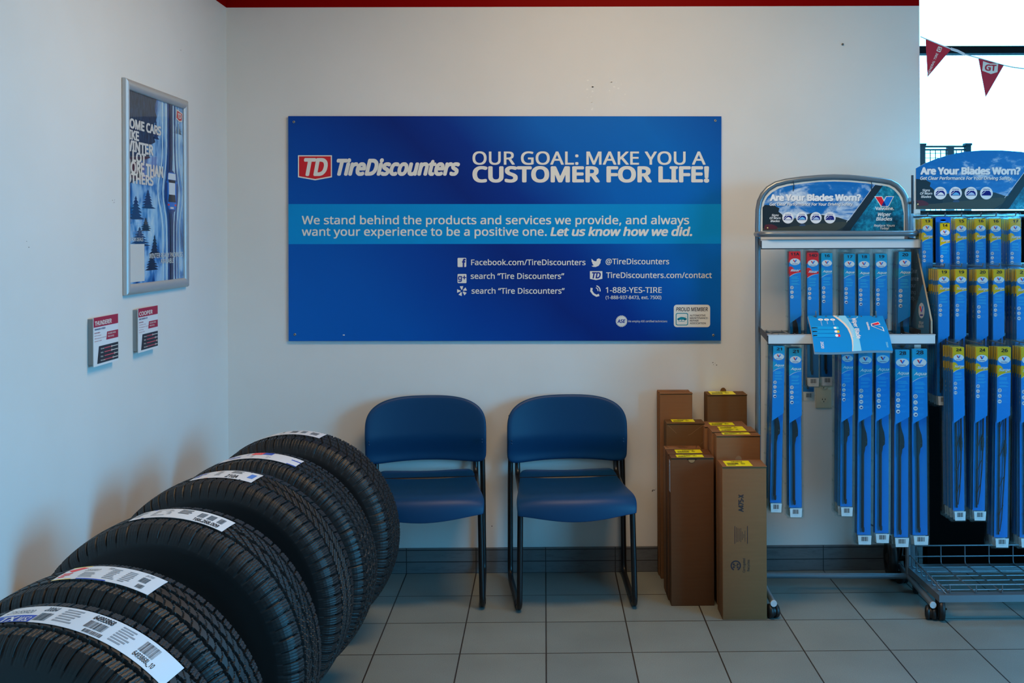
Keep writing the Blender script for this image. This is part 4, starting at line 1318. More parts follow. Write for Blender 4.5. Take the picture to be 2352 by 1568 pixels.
    # lower half of the card lies deeper behind the blade
    qb.rect(-hw, TOP, hw, V(.05), hd, 0); qb.rect(-hw, V(.05), hw, V(.07), PB2, 0); qb.rect(-hw, V(.07), hw, V(.1), hd, 0)
    qb.rect(-hw, V(.1), hw, TOP + L - lbl, PB2, 0)
    m_.add([(-hw, yf + .0004, -TOP), (hw, yf + .0004, -TOP), (hw, yf + .0004, -cut_r), (-hw, yf + .0004, -cut_l)], [(0, 1, 2, 3)], PWH)
    m_.add([(-hw, yb + .0004, -TOP), (hw, yb + .0004, -TOP), (hw, yb + .0004, -(TOP + L - lbl)), (-hw, yb + .0004, -(TOP + L - lbl))], [(0, 1, 2, 3)], PWH)
    parts.append(('printed_card', m_, None))
    # the blade
    m_ = MB()
    zb = -(TOP + L - lbl - .012)
    if style == 'surge':
        xa = -hw*.42
        zt = -(cut_l - .06)
        m_.rbox((xa - .0026, -.012, zb), (xa + .0026, -.006, zt), .0018, BLK, None, 2)
        m_.rbox((xa - .001, -.0135, zb + .01), (xa + .001, -.0115, zt), .0008, GRY, None, 2)
        zm = -(cut_l + (L + TOP - lbl - cut_l) * .22)
        xr = hw*.42
        m_.tube([(xa + .004, -.010, zb + .012), (xa + .010, -.011, zb + .06), (xr - .003, -.012, zm - .10), (xr, -.012, zm), (xr - .001, -.012, zt + .02), (xr - .003, -.012, zt + .04)], [.0018, .0022, .0026, .0034, .003, .003], BLK, 8)
        for dz, r_ in ((.024, .0045), (.012, .0060), (0, .0066), (-.012, .0062), (-.024, .0046)):
            m_.rbox((xr - r_, -.0150, zm + dz - .008), (xr + r_*.7, -.007, zm + dz + .008), .003, BLK, None, 2)
        for f_ in (.15, .38, .62, .84):
            zz = zt + (zb - zt) * f_
            m_.rbox((xa - .0036, -.0128, zz - .003), (xa + .0036, -.0058, zz + .003), .0012, BLK, None, 2)
            m_.tube([(xa + .002, -.011, zz), (xa + .007, -.0115, zz + .018), (xr - .005 - .002*abs(f_-.4), -.012, zz + .035)], .0014, BLK, 6)
    else:
        long_ = L > .66
        zc = -(cut_l + (.022 if not long_ else .060)) + .0
        xm = -hw*.22
        # long slim beam with a grey edge and an end cap
        m_.rbox((xm - .0058, -.0125, zb + .014), (xm + .0036, -.0062, -(cut_l - .05)), .002, BLK, None, 2)
        m_.rbox((xm + .0016, -.0135, zb + .014), (xm + .0036, -.0115, zc - .04), .0009, GRY, None, 2)
        m_.prism([(xm - .0035, -.014, zb + .018), (xm + .005, -.014, zb + .018), (xm + .0052, -.014, zb + .004), (xm + .0030, -.014, zb), (xm - .001, -.014, zb), (xm - .003, -.014, zb + .008)], (0, .007, 0), BLK)
        # wedge shaped arm connector
        pts = [(xm - .0045, zc + .060), (xm + .0005, zc + .058), (xm + .0055, zc + .036), (xm + .0115, zc + .018), (xm + .0145, zc - .006), (xm + .0140, zc - .026), (xm + .0065, zc - .034), (xm + .0055, zc - .046), (xm + .0018, zc - .062), (xm - .0055, zc - .062)]
        m_.prism([(x, -.0155, z) for x, z in pts], (0, .009, 0), BLK)
        m_.lathe([(0, .0008), (.0016, .0005), (.0018, 0)], GRY, Matrix.Translation((xm + .0095, -.0155, zc - .014)) @ Matrix.Rotation(R(90), 4, 'X'), 10)
    parts.append(('wiper_blade', m_, None))
    # folded barcode label at the bottom
    m_ = MB()
    vb0, vb1 = TOP + L - lbl, TOP + L
    m_.prism([(-hw, yf, -vb0), (hw, yf, -vb0), (hw*.92, yf, -vb1), (-hw*.88, yf, -vb1)], (0, .0006, 0), PWH)
    q = Print(m_, lambda u, v, l: Vector((u, yf - l, -v)), eps=.00016, base=.0001)
    rn = random.Random(5)
    x = -hw*.5
    while x < hw*.5:
        w = rn.choice((.0005, .0008, .0013)); q.rect(x, vb0 + .004, x + w, vb0 + .021, PDK, 1); x += w + rn.choice((.0006, .001))
    q.rect(-hw*.35, vb0 + .0245, hw*.35, vb0 + .0255, PSIL, 1); q.rect(-hw*.3, vb0 + .027, hw*.3, vb0 + .028, PSIL, 1)
    parts.append(('barcode_label', m_, None))
    return parts

PROTO = {}
def new_pack(style, num, wc, L, label, group, loc, rz, tilt=0.0, case=None):
    key = (style, num, round(wc, 4), round(L, 3), bool(case))
    if key not in PROTO:
        t_ = thing('wiper_blade_pack', label, 'wiper blade', (0, 0, 0), 0, group)
        for nm_, m_, _ in pack_parts(style, num, wc, L, case):
            m_.build(nm_, t_, world=False)
        PROTO[key] = t_
    else:
        src = PROTO[key]
        t_ = src.copy(); COL.objects.link(t_)
        for ch in src.children:
            c_ = ch.copy(); COL.objects.link(c_); c_.parent = t_
        t_['label'] = label; t_['group'] = group
    t_.location = loc; t_.rotation_euler = (0, tilt, rz)
    return t_

ORD = ('', 'right behind', 'second behind', 'third behind', 'fourth behind', 'fifth behind', 'sixth behind', 'seventh behind', 'eighth behind')
def stack(style, num, px, py, plane, step, wc, L, label, where, group, nback, rz, tilt=0.0, case=None, gap=.0215):
    """front pack with its card top at (px, py) on the plane, others hanging behind it on the same hook"""
    pt, nr = plane
    p = on_plane(px, py, pt, nr)
    front = p + Vector((0, 0, TOP))
    back = -Vector(nr).normalized()
    rn = random.Random(int(px*7 + py))
    for k in range(nback + 1):
        loc = front + back * (gap * k) + (Vector((rn.uniform(-.002, .002), 0, rn.uniform(-.004, .0015))) if k else Vector((0, 0, 0)))
        lb = label if k == 0 else 'wiper blade pack hanging %s %s' % (ORD[k], where)
        new_pack(style, num, wc, L, lb, group, loc, rz + (R(rn.uniform(-1.2, 1.2)) if k else 0), tilt + (R(rn.uniform(-.5, .5)) if k else 0), case if k == 0 else None)

# ================================================================== RACK BY THE BOXES
STEEL = mat('rack_grey_paint', (128, 138, 146), 0.3, 0.55, .5)
STEEL_D = mat('rack_dark_bracket', (58, 66, 74), 0.4, 0.5)
CAPM = mat('leg_cap_grey', (196, 200, 204), 0.5)
CAST = mat('caster_black', (18, 19, 21), 0.45)
STRIP = mat('price_strip_white', (214, 224, 228), 0.3)
RZ = R(-2.4)
RN = Vector((math.sin(RZ), -math.cos(RZ), 0))          # rack's forward direction, roughly towards the viewer
RX = Vector((math.cos(RZ), math.sin(RZ), 0))
R0 = PY(2086, 1000, 4.335)
def rk(px, py, d=0.0): return on_plane(px, py, R0 + RN * d, RN)
rbase = (rk(1741, 1324) + rk(2086, 1322)) / 2; rbase.z = 0
rack = thing('wiper_rack', 'grey tubular wiper blade rack on casters, next to the cardboard boxes', 'rack', rbase, RZ)
TUB = .0117
zleg = rk(2086, 1322.5).z
pl_, pr_ = rk(1741, 1324), rk(2086.3, 1322.5)
xl_, xr_ = pl_, pr_
arch = [rk(x, y) for x, y in ((1741, 600), (1740.5, 520), (1741.5, 482), (1745, 462), (1752, 447), (1764, 433.5), (1782, 422.5), (1805, 416.5), (1840, 411.5), (1880, 407.8), (1915, 406.5), (1950, 407.5), (1990, 411), (2025, 415), (2045, 418.5), (2059, 426), (2071, 438.5), (2078.5, 452), (2082, 468), (2083.5, 490), (2084, 530), (2084.5, 600))]
post_l = Vector((arch[0].x, arch[0].y, zleg)); post_r = Vector((pr_.x, pr_.y, zleg))
mb = MB(); mb.tube([Vector((pl_.x, pl_.y, zleg))] + arch + [Vector((pr_.x, pr_.y, zleg))], TUB, STEEL, 16); mb.build('arched_frame', rack)
mb = MB(); mb.tube([Vector((pl_.x, pl_.y, zleg)), Vector((pr_.x, pr_.y, zleg))], TUB, STEEL, 16); mb.build('base_bar', rack)
legs = []
for p, tip in ((pl_, PZ(1777, 1385.5, zleg)), (pr_, PZ(2143, 1389, zleg))):
    a = Vector((p.x, p.y, zleg)); f_ = Vector((tip.x, tip.y, zleg)); d_ = (f_ - a).normalized()
    mb = MB(); mb.tube([a - d_*.13, f_], TUB, STEEL, 16)
    lg = mb.build('base_leg', rack)
    mb = MB(); mb.tube([f_ - d_*.002, f_ + d_*.003], [TUB*1.08, TUB*1.02], CAPM, 16); mb.build('end_cap', lg)
    mb = MB(); mb.tube([a - d_*.133, a - d_*.128], TUB*1.05, CAPM, 16); mb.build('end_cap', lg)
    legs.append((a - d_*.10, f_ - d_*.022))
def caster(parent, at, ztop, heading, r=.0265):
    mb = MB(); c = Vector((at.x, at.y, r)); h = Vector((math.cos(heading), math.sin(heading), 0))
    mb.tube([c + h*-.007, c + h*.007], r*.86, CAST, 20); mb.tube([Vector((at.x, at.y, r)), Vector((at.x, at.y, ztop))], .006, CAST, 10)
    co = mb.build('caster', parent)
    for s_ in (-1, 1):
        mb = MB(); mb.lathe([(0, .010), (r*.55, .0095), (r*.85, .007), (r, .002), (r, -.008), (r*.9, -.009)], CAST, Matrix.Translation(c + h*s_*.0135) @ Matrix.Rotation(heading, 4, 'Z') @ Matrix.Rotation(R(90)*s_, 4, 'Y'), 28)
        mb.build('wheel', co)
for i, (b_, f_) in enumerate(legs):
    caster(rack, f_, zleg - TUB*.6, R(14) if i == 0 else R(-24))
    caster(rack, b_, zleg - TUB*.6, R(20))
# ring bar that loops forward under the header
zr = rk(1900, 537, .12).z
A_, B_ = Vector((post_l.x, post_l.y, zr)), Vector((post_r.x - .003, post_r.y, zr))
mb = MB(); mb.tube(fillet([A_ - RX*.006, A_ - RX*.006 + RN*.125, B_ + RX*.012 + RN*.125, B_ + RX*.012], .045, 9), .0112, STEEL, 16); mb.build('loop_bar', rack)
# header board in the arch
HB = mat('header_board_white', (222, 220, 210), .45)
SKY = mat('header_sky_print', (60, 130, 190), .4)
n = N(SKY)
v = n.coord((1, 1, 1.9))
f1 = n.noise(v, 11, 6, .6, .4)
sp_ = n.new('ShaderNodeSeparateXYZ'); n.link(n.coord(), sp_.inputs[0])
n.color(n.ramp(n.math('ADD', f1, n.math('MULTIPLY', n.math('SUBTRACT', sp_.outputs['Z'], 1.58), -0.9)), [(0.37, lin((0, 88, 156), .66)), (0.45, lin((20, 98, 162), .66)), (0.52, lin((118, 148, 182), .66)), (0.63, lin((190, 198, 210), .66))]))
WET = mat('header_glass_print', (0, 100, 130), .4)
n = N(WET)
f1 = n.noise(n.coord((1, 1, 1)), 60, 5, .7); f2 = n.noise(n.coord(), 9, 3)
n.color(n.ramp(n.math('ADD', n.math('MULTIPLY', f1, .55), n.math('MULTIPLY', f2, .45)), [(0.36, lin((0, 40, 62), .66)), (0.48, lin((0, 84, 112), .66)), (0.58, lin((16, 128, 156), .66)), (0.70, lin((110, 190, 204), .66))]))
HD1, HD2, HD3 = ink(20, 30, 38, .7), ink(34, 44, 48, .7), ink(54, 58, 50, .7)
HW = ink(222, 226, 230, .66); HSH = ink(20, 60, 110, .66)
def header_art(q, top, x0, x1, yb):
    """the printed picture: top is a list of (x, y) along the upper outline from x0 to x1; yb the lower edge"""
    def ty(x):
        for (a, b), (c, d) in zip(top, top[1:]):
            if a <= x <= c: return b + (d - b) * (x - a) / (c - a)
        return top[-1][1]
    xs = [x0 + (x1-x0)*i/60 for i in range(61)]
    q.poly([(x, ty(x)) for x in xs] + [(x1, yb), (x0, yb)], SKY, 0)
    # far hills, road, trees
    clip = lambda pts: [(max(x, x0), y) for x, y in pts]
    put_ = q.poly
    q.poly_c = lambda pts, m, l: put_(clip(pts), m, l)
    q.poly_c([(x0, 502), (1800, 508), (1830, 500), (1850, 493), (1868, 488), (1885, 493), (1905, 496), (1925, 499), (1946, 506), (1960, 506), (1960, yb), (x0, yb)], HD2, 1)
    q.poly_c([(x0, 476), (1757, 470), (1766, 471), (1775, 468), (1782, 474), (1790, 478), (1788, 486), (1796, 492), (1800, 503), (1815, 508), (1815, yb), (x0, yb)], HD1, 2)
    q.poly_c([(1800, 522), (1880, 514), (1935, 509), (1956, 512), (1920, yb), (x0, yb), (x0, 524)], HD3, 2.5)
    q.poly_c([(x0 + 4, 520), (1758, 515.5), (1772, 514.5), (1781, 518), (1786, 522), (1784, 526), (x0 + 4, 527)], ink(74, 26, 36, .7), 4)
    q.poly([(1836, 517), (1840, 514), (1847, 514), (1850, 517), (1849, 519), (1837, 519)], ink(44, 66, 96, .7), 4)
    q.disc(1763, 523, 1.6, ink(210, 190, 120, .7), 5, n=8)
    # wet windscreen beyond the black wiper
    xr = [x for x in xs if x > 2024]
    q.poly([(2024, max(ty(2024), 424))] + [(x, ty(x)) for x in xr] + [(x1, yb), (1944, yb)], WET, 2)
    q.poly([(2010, ty(2010) + 1), (2027, ty(2027) + 1), (1952, yb), (1932, yb)], HD1, 3)
    q.line([(2006, 428), (1976, 469), (1944, 510)], .9, HW, 4)
    for a, b, dy in ((.7, .7, HSH), (0, 0, HW)):
        q.text('Are Your Blades Worn?', 1768 + a, 1977.5 + a, 460.5 + b*.8, 13.5, dy, 4 if dy is HSH else 5, .062)
        q.text('Get Clear Performance For Your Driving Safety.', 1767.5 + a, 1960 + a, 472 + b*.6, 6.3, dy, 4 if dy is HSH else 5, .03, .2)
    for i, (t_, u0, u1) in enumerate((('Signs', 1772, 1788.5), ('Of Worn', 1767.5, 1793), ('Blades', 1769.5, 1791))):
        q.text(t_, u0, u1, 496.3 + i*6.7, 4.6, HW, 5, .025, .2)
    for i, cx in enumerate((1809.8, 1841.6, 1873.8, 1906)):
        cy = 500.0
        q.disc(cx, cy, 13.2, HW, 5, n=32)
        q.text(('Streaking', 'Smearing', 'Chattering', 'Skipping')[i], cx - 6.5, cx + 6.5, cy - 7.2, 1.7, PVD, 6, .03)
        q.poly([(cx - 10, cy + 5), (cx - 9.3, cy - 1), (cx - 6, cy - 5), (cx + 6, cy - 5), (cx + 9.3, cy - 1), (cx + 10, cy + 5)], PVD, 6)
        q.poly([(cx - 7.5, cy + 4), (cx - 3, cy), (cx + 1, cy - 2), (cx + 5.5, cy), (cx + 8.5, cy + 4)], (HW, ink(90, 160, 200, .66), ink(150, 170, 200, .66), PVD)[i], 7)
        if i == 3:
            for dx, dy_ in ((-2, 0), (1, 2), (3, -1), (0, -2)): q.disc(cx + dx, cy + dy_ + 1, .6, HW, 7, n=6)
        q.line([(cx - 9, cy + 2), (cx - 2, cy - 4)], 1.0, HW, 8)
    # maker's mark
    q.poly([(2008, 450.5), (2026, 450.5), (2030, 459), (2035, 450.5), (2053.5, 450.5), (2041, 474.5), (2023, 474.5)], HW, 4)
    q.poly([(2010.5, 452), (2024.5, 452), (2030, 462.5), (2024, 472.5)], PVR, 5); q.poly([(2036, 452), (2051, 452), (2040, 473), (2025, 473)], PVB, 5); q.poly([(2030, 461.5), (2035, 473), (2024.2, 473)], PVD, 6)
    q.text('Valvoline.', 2010.5, 2053, 482, 7, HW, 5, .035)
    q.text('Wiper', 2016, 2046.5, 496, 7.6, HW, 5, .03, .2); q.text('Blades', 2012, 2049.5, 506.3, 7.6, HW, 5, .03, .2)
    q.text('Replace Yours', 2007, 2055, 520.2, 5, HW, 5, .015, .2); q.text('Today!', 2021, 2042, 526.6, 5, HW, 5, .015, .2)
brd = [(1747, 531), (1747.5, 482), (1751, 465), (1758, 451), (1769, 439), (1785, 429), (1807, 422.5), (1840, 417.5), (1880, 413.8), (1915, 412.8), (1950, 413.6), (1990, 417), (2024, 421), (2042, 424.5), (2055, 431.5), (2066, 443), (2073, 455), (2076.5, 470), (2078, 490), (2078.5, 531)]
pic = [(1751.5, 480), (1754.5, 467), (1761, 454), (1772, 442.5), (1788, 433), (1809, 426.8), (1842, 421.5), (1880, 417.6), (1915, 416.6), (1950, 417.6), (1990, 421), (2022, 425), (2040, 428.5), (2052, 435), (2062.5, 446), (2069, 457.5), (2073, 472), (2075.5, 490)]
mb = MB(); mb.prism([rk(x, y, .004) for x, y in brd], RN * -.004, HB)
header_art(plane_print(mb, R0 + RN*.004, RN), pic, 1751.5, 2075.5, 530)
hd = mb.build('header_board', rack)
for px in (1822, 2001):                        # wire ties through the board
    mb = MB(); mb.tube([rk(px, 416, .012), rk(px + 1.5, 425, .010), rk(px + 1, 434, .006), rk(px - .5, 439, .004)], .0016, STEEL_D, 6); mb.build('wire_tie', hd)
# price rails with white strips, and the arms that carry them
def price_rail(d, x0, x1, y0, y1, arms):
    a, b, c, e = rk(x0, y0, d), rk(x1, y0, d), rk(x1, y1, d), rk(x0, y1, d)
    zt, zb_ = (a.z + b.z)/2, (c.z + e.z)/2
    a = Vector((a.x, a.y, 0)); b = Vector((b.x, b.y, 0))
    mb = MB()
    def seg(o0, o1, z0, z1, m):
        p = [a + RN*o0, b + RN*o0, b + RN*o1, a + RN*o1]
        mb.prism([q_ + Vector((0, 0, z0)) for q_ in p], (0, 0, z1 - z0), m)
    seg(-.012, .001, zt - .001, zt + .0025, CAPM); seg(-.012, .001, zb_ - .003, zb_, STEEL_D); seg(-.004, -.0005, zb_, zt, STEEL_D)
    seg(-.018, -.012, zt - .012, zt + .004, STEEL_D)
    ro = mb.build('price_rail', rack)
    mb = MB()
    p = [a + RX*.003 + RN*.0008 + Vector((0, 0, zb_ + .0012)), b - RX*.002 + RN*.0008 + Vector((0, 0, zb_ + .0012)), b - RX*.002 + RN*.0008 + Vector((0, 0, zt - .0012)), a + RX*.003 + RN*.0008 + Vector((0, 0, zt - .0012))]
    mb.prism(p, RN*-.001, STRIP); mb.build('label_strip', ro)
    for q_, post in ((a, post_l), (b, post_r)):
        mb = MB(); s_ = Vector((post.x, post.y, 0)) + RN*.008; e_ = q_ - RN*.012
        dv = (e_ - s_); sd = RX*.003
        mb.prism([s_ + Vector((0, 0, zt - .012)), s_ + Vector((0, 0, zt + .010)), e_*.85 + s_*.15 + Vector((0, 0, zt + .004)), e_ + Vector((0, 0, zt + .002)), e_ + Vector((0, 0, zt - .026))], sd, STEEL_D)
        mb.build('rail_arm', rack)
    return zt, zb_
Z1 = price_rail(.115, 1748, 2115, 551.5, 570, True)
Z2 = price_rail(.285, 1763, 2149, 769.5, 789.5, True)
for z_ in (Z1[0] - .012, Z2[0] - .012):
    mb = MB(); mb.tube([post_l*1 + Vector((0, 0, z_ - post_l.z)), post_r*1 + Vector((0, 0, z_ - post_r.z))], .006, STEEL, 10); mb.build('cross_bar', rack)
# side board with the slogan, between the two rails
XS = post_r + RX*.012
SP = mat('side_board_print', (52, 62, 68), .35)
side_n = -RX
def sd(px, py): return on_plane(px, py, XS, side_n)
def sdp(d, z): return Vector((XS.x, XS.y, 0)) + RN*d + Vector((0, 0, z))
zA, zB = Z1[1] + .004, Z2[0] + .002
mb = MB()
ed = sd(2137.5, 737); de = (ed - XS).dot(RN)
prof = [sdp(.01, zB), sdp(de, zB), sdp(de, ed.z), sdp((sd(2103.5, 572) - XS).dot(RN), zA), sdp(.01, zA)]
mb.prism(prof, RX*.003, SP)
q = plane_print(mb, XS, side_n)
SG1 = ink(150, 160, 166, .6); SBL = ink(36, 84, 112, .6)
q.poly([(2118, 655), (2121, 652), (2134, 715), (2134, 768), (2086, 768)], SBL, 0)
for t_, u0, u1, b_, c_ in (('Get', 2070, 2090, 617, 9), ('Clear', 2092, 2107, 627, 10), ('Performance', 2062, 2110, 644, 9), ('For Your', 2074, 2104, 659.5, 9), ('Driving', 2078, 2103, 675, 9), ('Safety.', 2080, 2102.5, 688, 9)):
    q.text(t_, u0, u1, b_, c_, SG1, 2, .01)
q.disc(2117, 713, 7, SG1, 2, 18, 20); q.poly([(2112.5, 703), (2115, 703), (2117.5, 714), (2116, 717)], PVR, 3); q.poly([(2119, 703), (2121.5, 703), (2118, 717), (2116, 717)], PVB, 3)
q.rect(2113.5, 722, 2120.5, 725, PVD, 3); q.text('Wiper', 2111, 2122, 744, 7, SG1, 2, .01); q.text('Blades', 2110, 2122, 752, 7, SG1, 2, .01)
sb_o = mb.build('side_board', rack)
mb = MB(); mb.prism([sdp(de, zB), sdp(de, ed.z), sdp((sd(2103.5, 572) - XS).dot(RN), zA), sdp((sd(2103.5, 572) - XS).dot(RN) + .004, zA), sdp(de + .004, ed.z), sdp(de + .004, zB)], RX*.006, mat('board_edge', (176, 164, 140), .4)); mb.build('edge_strip', sb_o)

PL1 = (R0 + RN*.096, RN)
PL2 = (R0 + RN*.268, RN)
U1 = 4.335 - .096; U2 = 4.335 - .268
def mlen(py0, py1, Y): return (py1 - py0) * Y / FPX
G1 = 'wiper blade packs on the upper row of the small rack'
G2 = 'wiper blade packs on the lower row of the small rack'
for num, style, px, py, wpx, yb_, lab, where, nb, ti in (
    ('11A', 'rear', 1823.5, 577, 26, 800, 'red-topped wiper blade pack marked 11A, with open wall beside it', 'the red 11A pack', 2, -.6),
    ('14D', 'rear', 1865, 580, 26, 888, 'red-topped wiper blade pack marked 14D, partly behind the blue guide book', 'the red 14D pack', 2, 0),
    ('16', 'aqua', 1897, 581, 25, 886, 'teal-topped wiper blade pack marked 16, touching the red 14D pack', 'the teal pack beside the red 14D one', 1, 0),
    ('17', 'aqua', 1949, 583, 25, 905, 'teal-topped wiper blade pack marked 17 with a white glare streak down it', 'the teal pack with the glare streak', 7, .3),
    ('18', 'aqua', 1982, 583, 26, 925, 'teal-topped wiper blade pack marked 18, between the glare-streaked one and the book hook', 'the teal pack after the glare-streaked one', 2, 0),
    ('19', 'aqua', 2021.5, 582.5, 26, 945, 'teal-topped wiper blade pack marked 19, above the hook at the book corner', 'the teal pack above the book corner hook', 2, 0),
    ('20', 'aqua', 2076, 578, 28, 965, 'teal-topped wiper blade pack marked 20, beside the dark side board', 'the teal pack by the side board', 5, 1.1)):
    stack(style, num, px, py, PL1, 0, wpx*U1/FPX, mlen(py, yb_, U1), lab, where, G1, nb, RZ, R(ti), gap=.013)
for num, px, py, wpx, yb_, lab, where, nb, ti in (
    ('21', 1788, 794, 26, 1177, 'wiper blade pack marked 21 at the end of the lower row beside the rack post', 'the lower row pack by the rack post', 5, 1.3),
    ('21', 1825, 799, 28, 1188, 'wiper blade pack marked 21 hanging beside the gap over the wall outlet', 'the lower row pack beside the gap', 3, .1),
    ('24', 1944.5, 797, 27, 1185, 'wiper blade pack under the guide book, shortest of the three below it', 'the shortest pack under the guide book', 5, .5),
    ('26', 1985.5, 797, 31, 1250, 'long wiper blade pack below the middle of the guide book', 'the long pack below the middle of the guide book', 2, .5),
    ('26', 2025.5, 795, 31, 1246, 'long wiper blade pack below the corner of the guide book', 'the long pack below the guide book corner', 1, .4),
    ('28', 2070, 802, 32, 1255, 'wiper blade pack marked 28 hanging just clear of the guide book', 'the lower row pack just clear of the guide book', 2, .4),
    ('28', 2109, 800, 34, 1250, 'wiper blade pack marked 28 ending the lower row, close to the window rack', 'the lower row pack next to the window rack', 1, -.2)):
    stack('aqua', num, px, py, PL2, 0, wpx*U2/FPX, mlen(py, yb_, U2), lab, where, G2, nb, RZ, R(ti), gap=.019)
# a short pack that has slipped down behind the 14D packs
p_ = rk(1864, 562, .03)
new_pack('rear', '11A', 26*U1/FPX, mlen(577, 800, U1) + .22, 'slipped wiper blade pack whose end shows beside the wall outlet', G1, p_, RZ, R(1.6))
# hooks that carry the packs
for z_, d_, xs in ((Z1[0] - .0125, .112, (1823.5, 1865, 1897, 1949, 1982, 2021.5, 2076)), (Z2[0] - .006, .29, (1788, 1825, 1944.5, 1985.5, 2025.5, 2070, 2109))):
    for px in xs:
        p = rk(px, 580 if d_ < .2 else 800, d_ - .012)
        e_ = Vector((p.x, p.y, z_)); s_ = e_ - RN*(d_ - .014)
        mb = MB(); mb.tube([s_, e_, e_ + RN*.006 + Vector((0, 0, .012))], .0024, STEEL, 8); mb.build('hook', rack)

# guide book hanging on two hooks over the lower rail
gd = .345
gt, gb = .20, .375
cTL, cTR, cBR, cBL = rk(1855.5, 724.5, gt), rk(2027.5, 725, gt), rk(2051, 805, gb), rk(1871, 808, gb)
book = thing('guide_book', 'blue wiper guide book lying open-side down over the lower price rail', 'book', (cTL + cBR) / 2)
def bk(u, v, l):
    p = cTL*(1-u)*(1-v) + cTR*u*(1-v) + cBR*u*v + cBL*(1-u)*v
    nn = (cTR - cTL).cross(cTL - cBL).normalized()
    if nn.z < 0: nn = -nn
    return p + nn * (l + .012*math.sin(math.pi*v)*.8 - .003*math.sin(math.pi*2*u)*v)
CVB = ink(0, 124, 190, .76, 25); CVL = ink(120, 186, 222, .72, 25); CVS = ink(206, 190, 176, .7, 25); CVM = ink(0, 138, 200, .76, 25)
PAGE = mat('page_edges', (206, 202, 206), .8)
def slab(b_, l0, l1, m, nu=14, nv=10):
    for l_, fl in ((l1, 1), (l0, -1)):
        vs = [bk(i/nu, j/nv, l_) for i in range(nu+1) for j in range(nv+1)]
        b_.add(vs, [(i*(nv+1)+j, (i+1)*(nv+1)+j, (i+1)*(nv+1)+j+1, i*(nv+1)+j+1)[::fl] for i in range(nu) for j in range(nv)], m, True)
    bd = [(i/nu, 0) for i in range(nu)] + [(1, j/nv) for j in range(nv)] + [(1-i/nu, 1) for i in range(nu)] + [(0, 1-j/nv) for j in range(nv)]
    k = len(bd)
    b_.add([bk(u, v, l1) for u, v in bd] + [bk(u, v, l0) for u, v in bd], [(j, (j+1) % k, k+(j+1) % k, k+j) for j in range(k)], m)
mb = MB(); slab(mb, -.0115, -.0008, PAGE); mb.build('page_block', book)
mb = MB(); slab(mb, -.0008, 0, CVB)
qk = Print(mb, bk, eps=.00025, base=.0003)
# u 0..1 across, v 0..1 down; curve divides the cover
div = [(.345, 0), (.40, .12), (.455, .27), (.49, .42), (.505, .58), (.51, .74), (.50, .88), (.485, 1.0)]
def fillp(pts, m, layer, ns=1): qk.poly(pts, m, layer)
right = [(.60, 1.0), (.60, .88), (.60, .74), (.585, .58), (.565, .42), (.54, .27), (.52, .12), (.50, 0)]
for (a, b), (c, d), (e, f), (g, h) in zip(div, div[1:], right[::-1], right[::-1][1:]): qk.poly([(a, b), (c, d), (g, h), (e, f)], CVL, 0)
qk.line(div, [.03, .034, .032, .028, .022, .018, .014, .010], CVS, 1)
qk.ring(.565, .03, .085, .10, CVL, 1, 0, 180, 16); qk.ring(.565, .03, .05, .06, CVM, 2, 0, 180, 16)
qd = qk.sub(lambda u, v: (u, v))
rot = lambda cu, cv, su, sv, sk=0.0: (lambda x, y: (cu - y*su + x*sk, cv + x*sv))      # text running down the page
s_ = qk.sub(rot(.572, .09, 1, 1)); s_.text('Wiper Blade', 0, .62, 0, .052, PWH, 3, .03, -.0)
s_ = qk.sub(rot(.517, .24, 1, 1)); s_.text('APPLICATION GUIDE', 0, .42, 0, .022, PWH, 3, .005)
s_ = qk.sub(rot(.745, .23, 1, 1)); s_.text('Valvoline.', 0, .26, 0, .026, PWH, 3, .035)
qk.poly([(.80, .285), (.91, .215), (.925, .31), (.855, .345), (.945, .39), (.95, .52), (.80, .365)], PWH, 2)
qk.poly([(.812, .295), (.905, .235), (.915, .30), (.862, .33)], PVR, 3); qk.poly([(.812, .30), (.862, .335), (.812, .36)], PVD, 3); qk.poly([(.862, .345), (.935, .40), (.938, .495), (.815, .37)], CVB, 3)
s_ = qk.sub(rot(.095, .76, 1, 1)); s_.text('2020', 0, .16, 0, .035, PWH, 3, .02)
for i, cu in enumerate((.155, .235, .315)):
    qk.disc(cu, .14, .034, PWH, 2, .036, 18); qk.line([(cu - .012, .14), (cu + .012, .145)], .008, PDK, 3)
    s_ = qk.sub(rot(cu - .005, .19, 1, 1)); s_.text(('Standard', 'Hook', 'Pinch tab')[i], 0, (.14, .10, .12)[i], 0, .010, PWH, 3, .01)
for i in range(3):
    v_ = .40 + i*.105
    qk.rect(.02, v_ - .04, .35, v_ + .04, CVM, 1)
    qk.poly([(.015, v_ - .012), (.06, v_ - .016), (.10, v_), (.115, v_ + .014), (.06, v_ + .010), (.015, v_ + .018)], PDK, 2)
    qk.rect(.145, v_ - .014, .215, v_ - .004, PWH, 2)
    qk.poly([(.25, v_ - .03), (.285, v_ - .03), (.275, v_ + .0), (.268, v_ + .03), (.262, v_)], (PTEAL_L, PWH, PVR)[i], 2)
    qk.rrect(.30, v_ - .034, .365, v_ + .034, .012, (PTEAL_L, PYEL, PVR)[i], 2); qk.disc(.32, v_, .02, PWH, 3, .034, 12)
for dv in (0, .022): qk.rect(.945 - dv*.6, .80, .951 - dv*.6, .93, CVL, 2)
for cu in (.085, .24, .40, .555, .71, .865): qk.disc(cu, .028, .012, ink(70, 66, 66), 4, .014, 12)
mb.build('cover', book)
for u in (.10, .90):
    p = bk(u, .03, .0)
    mb = MB(); mb.tube([rk(1855 + 172*u, 760, .05), p - RN*.004 - Vector((0, 0, .012)), p + RN*.008, p + RN*.006 + Vector((0, 0, .022))], .0026, STEEL, 8); mb.build('book_hook', rack)

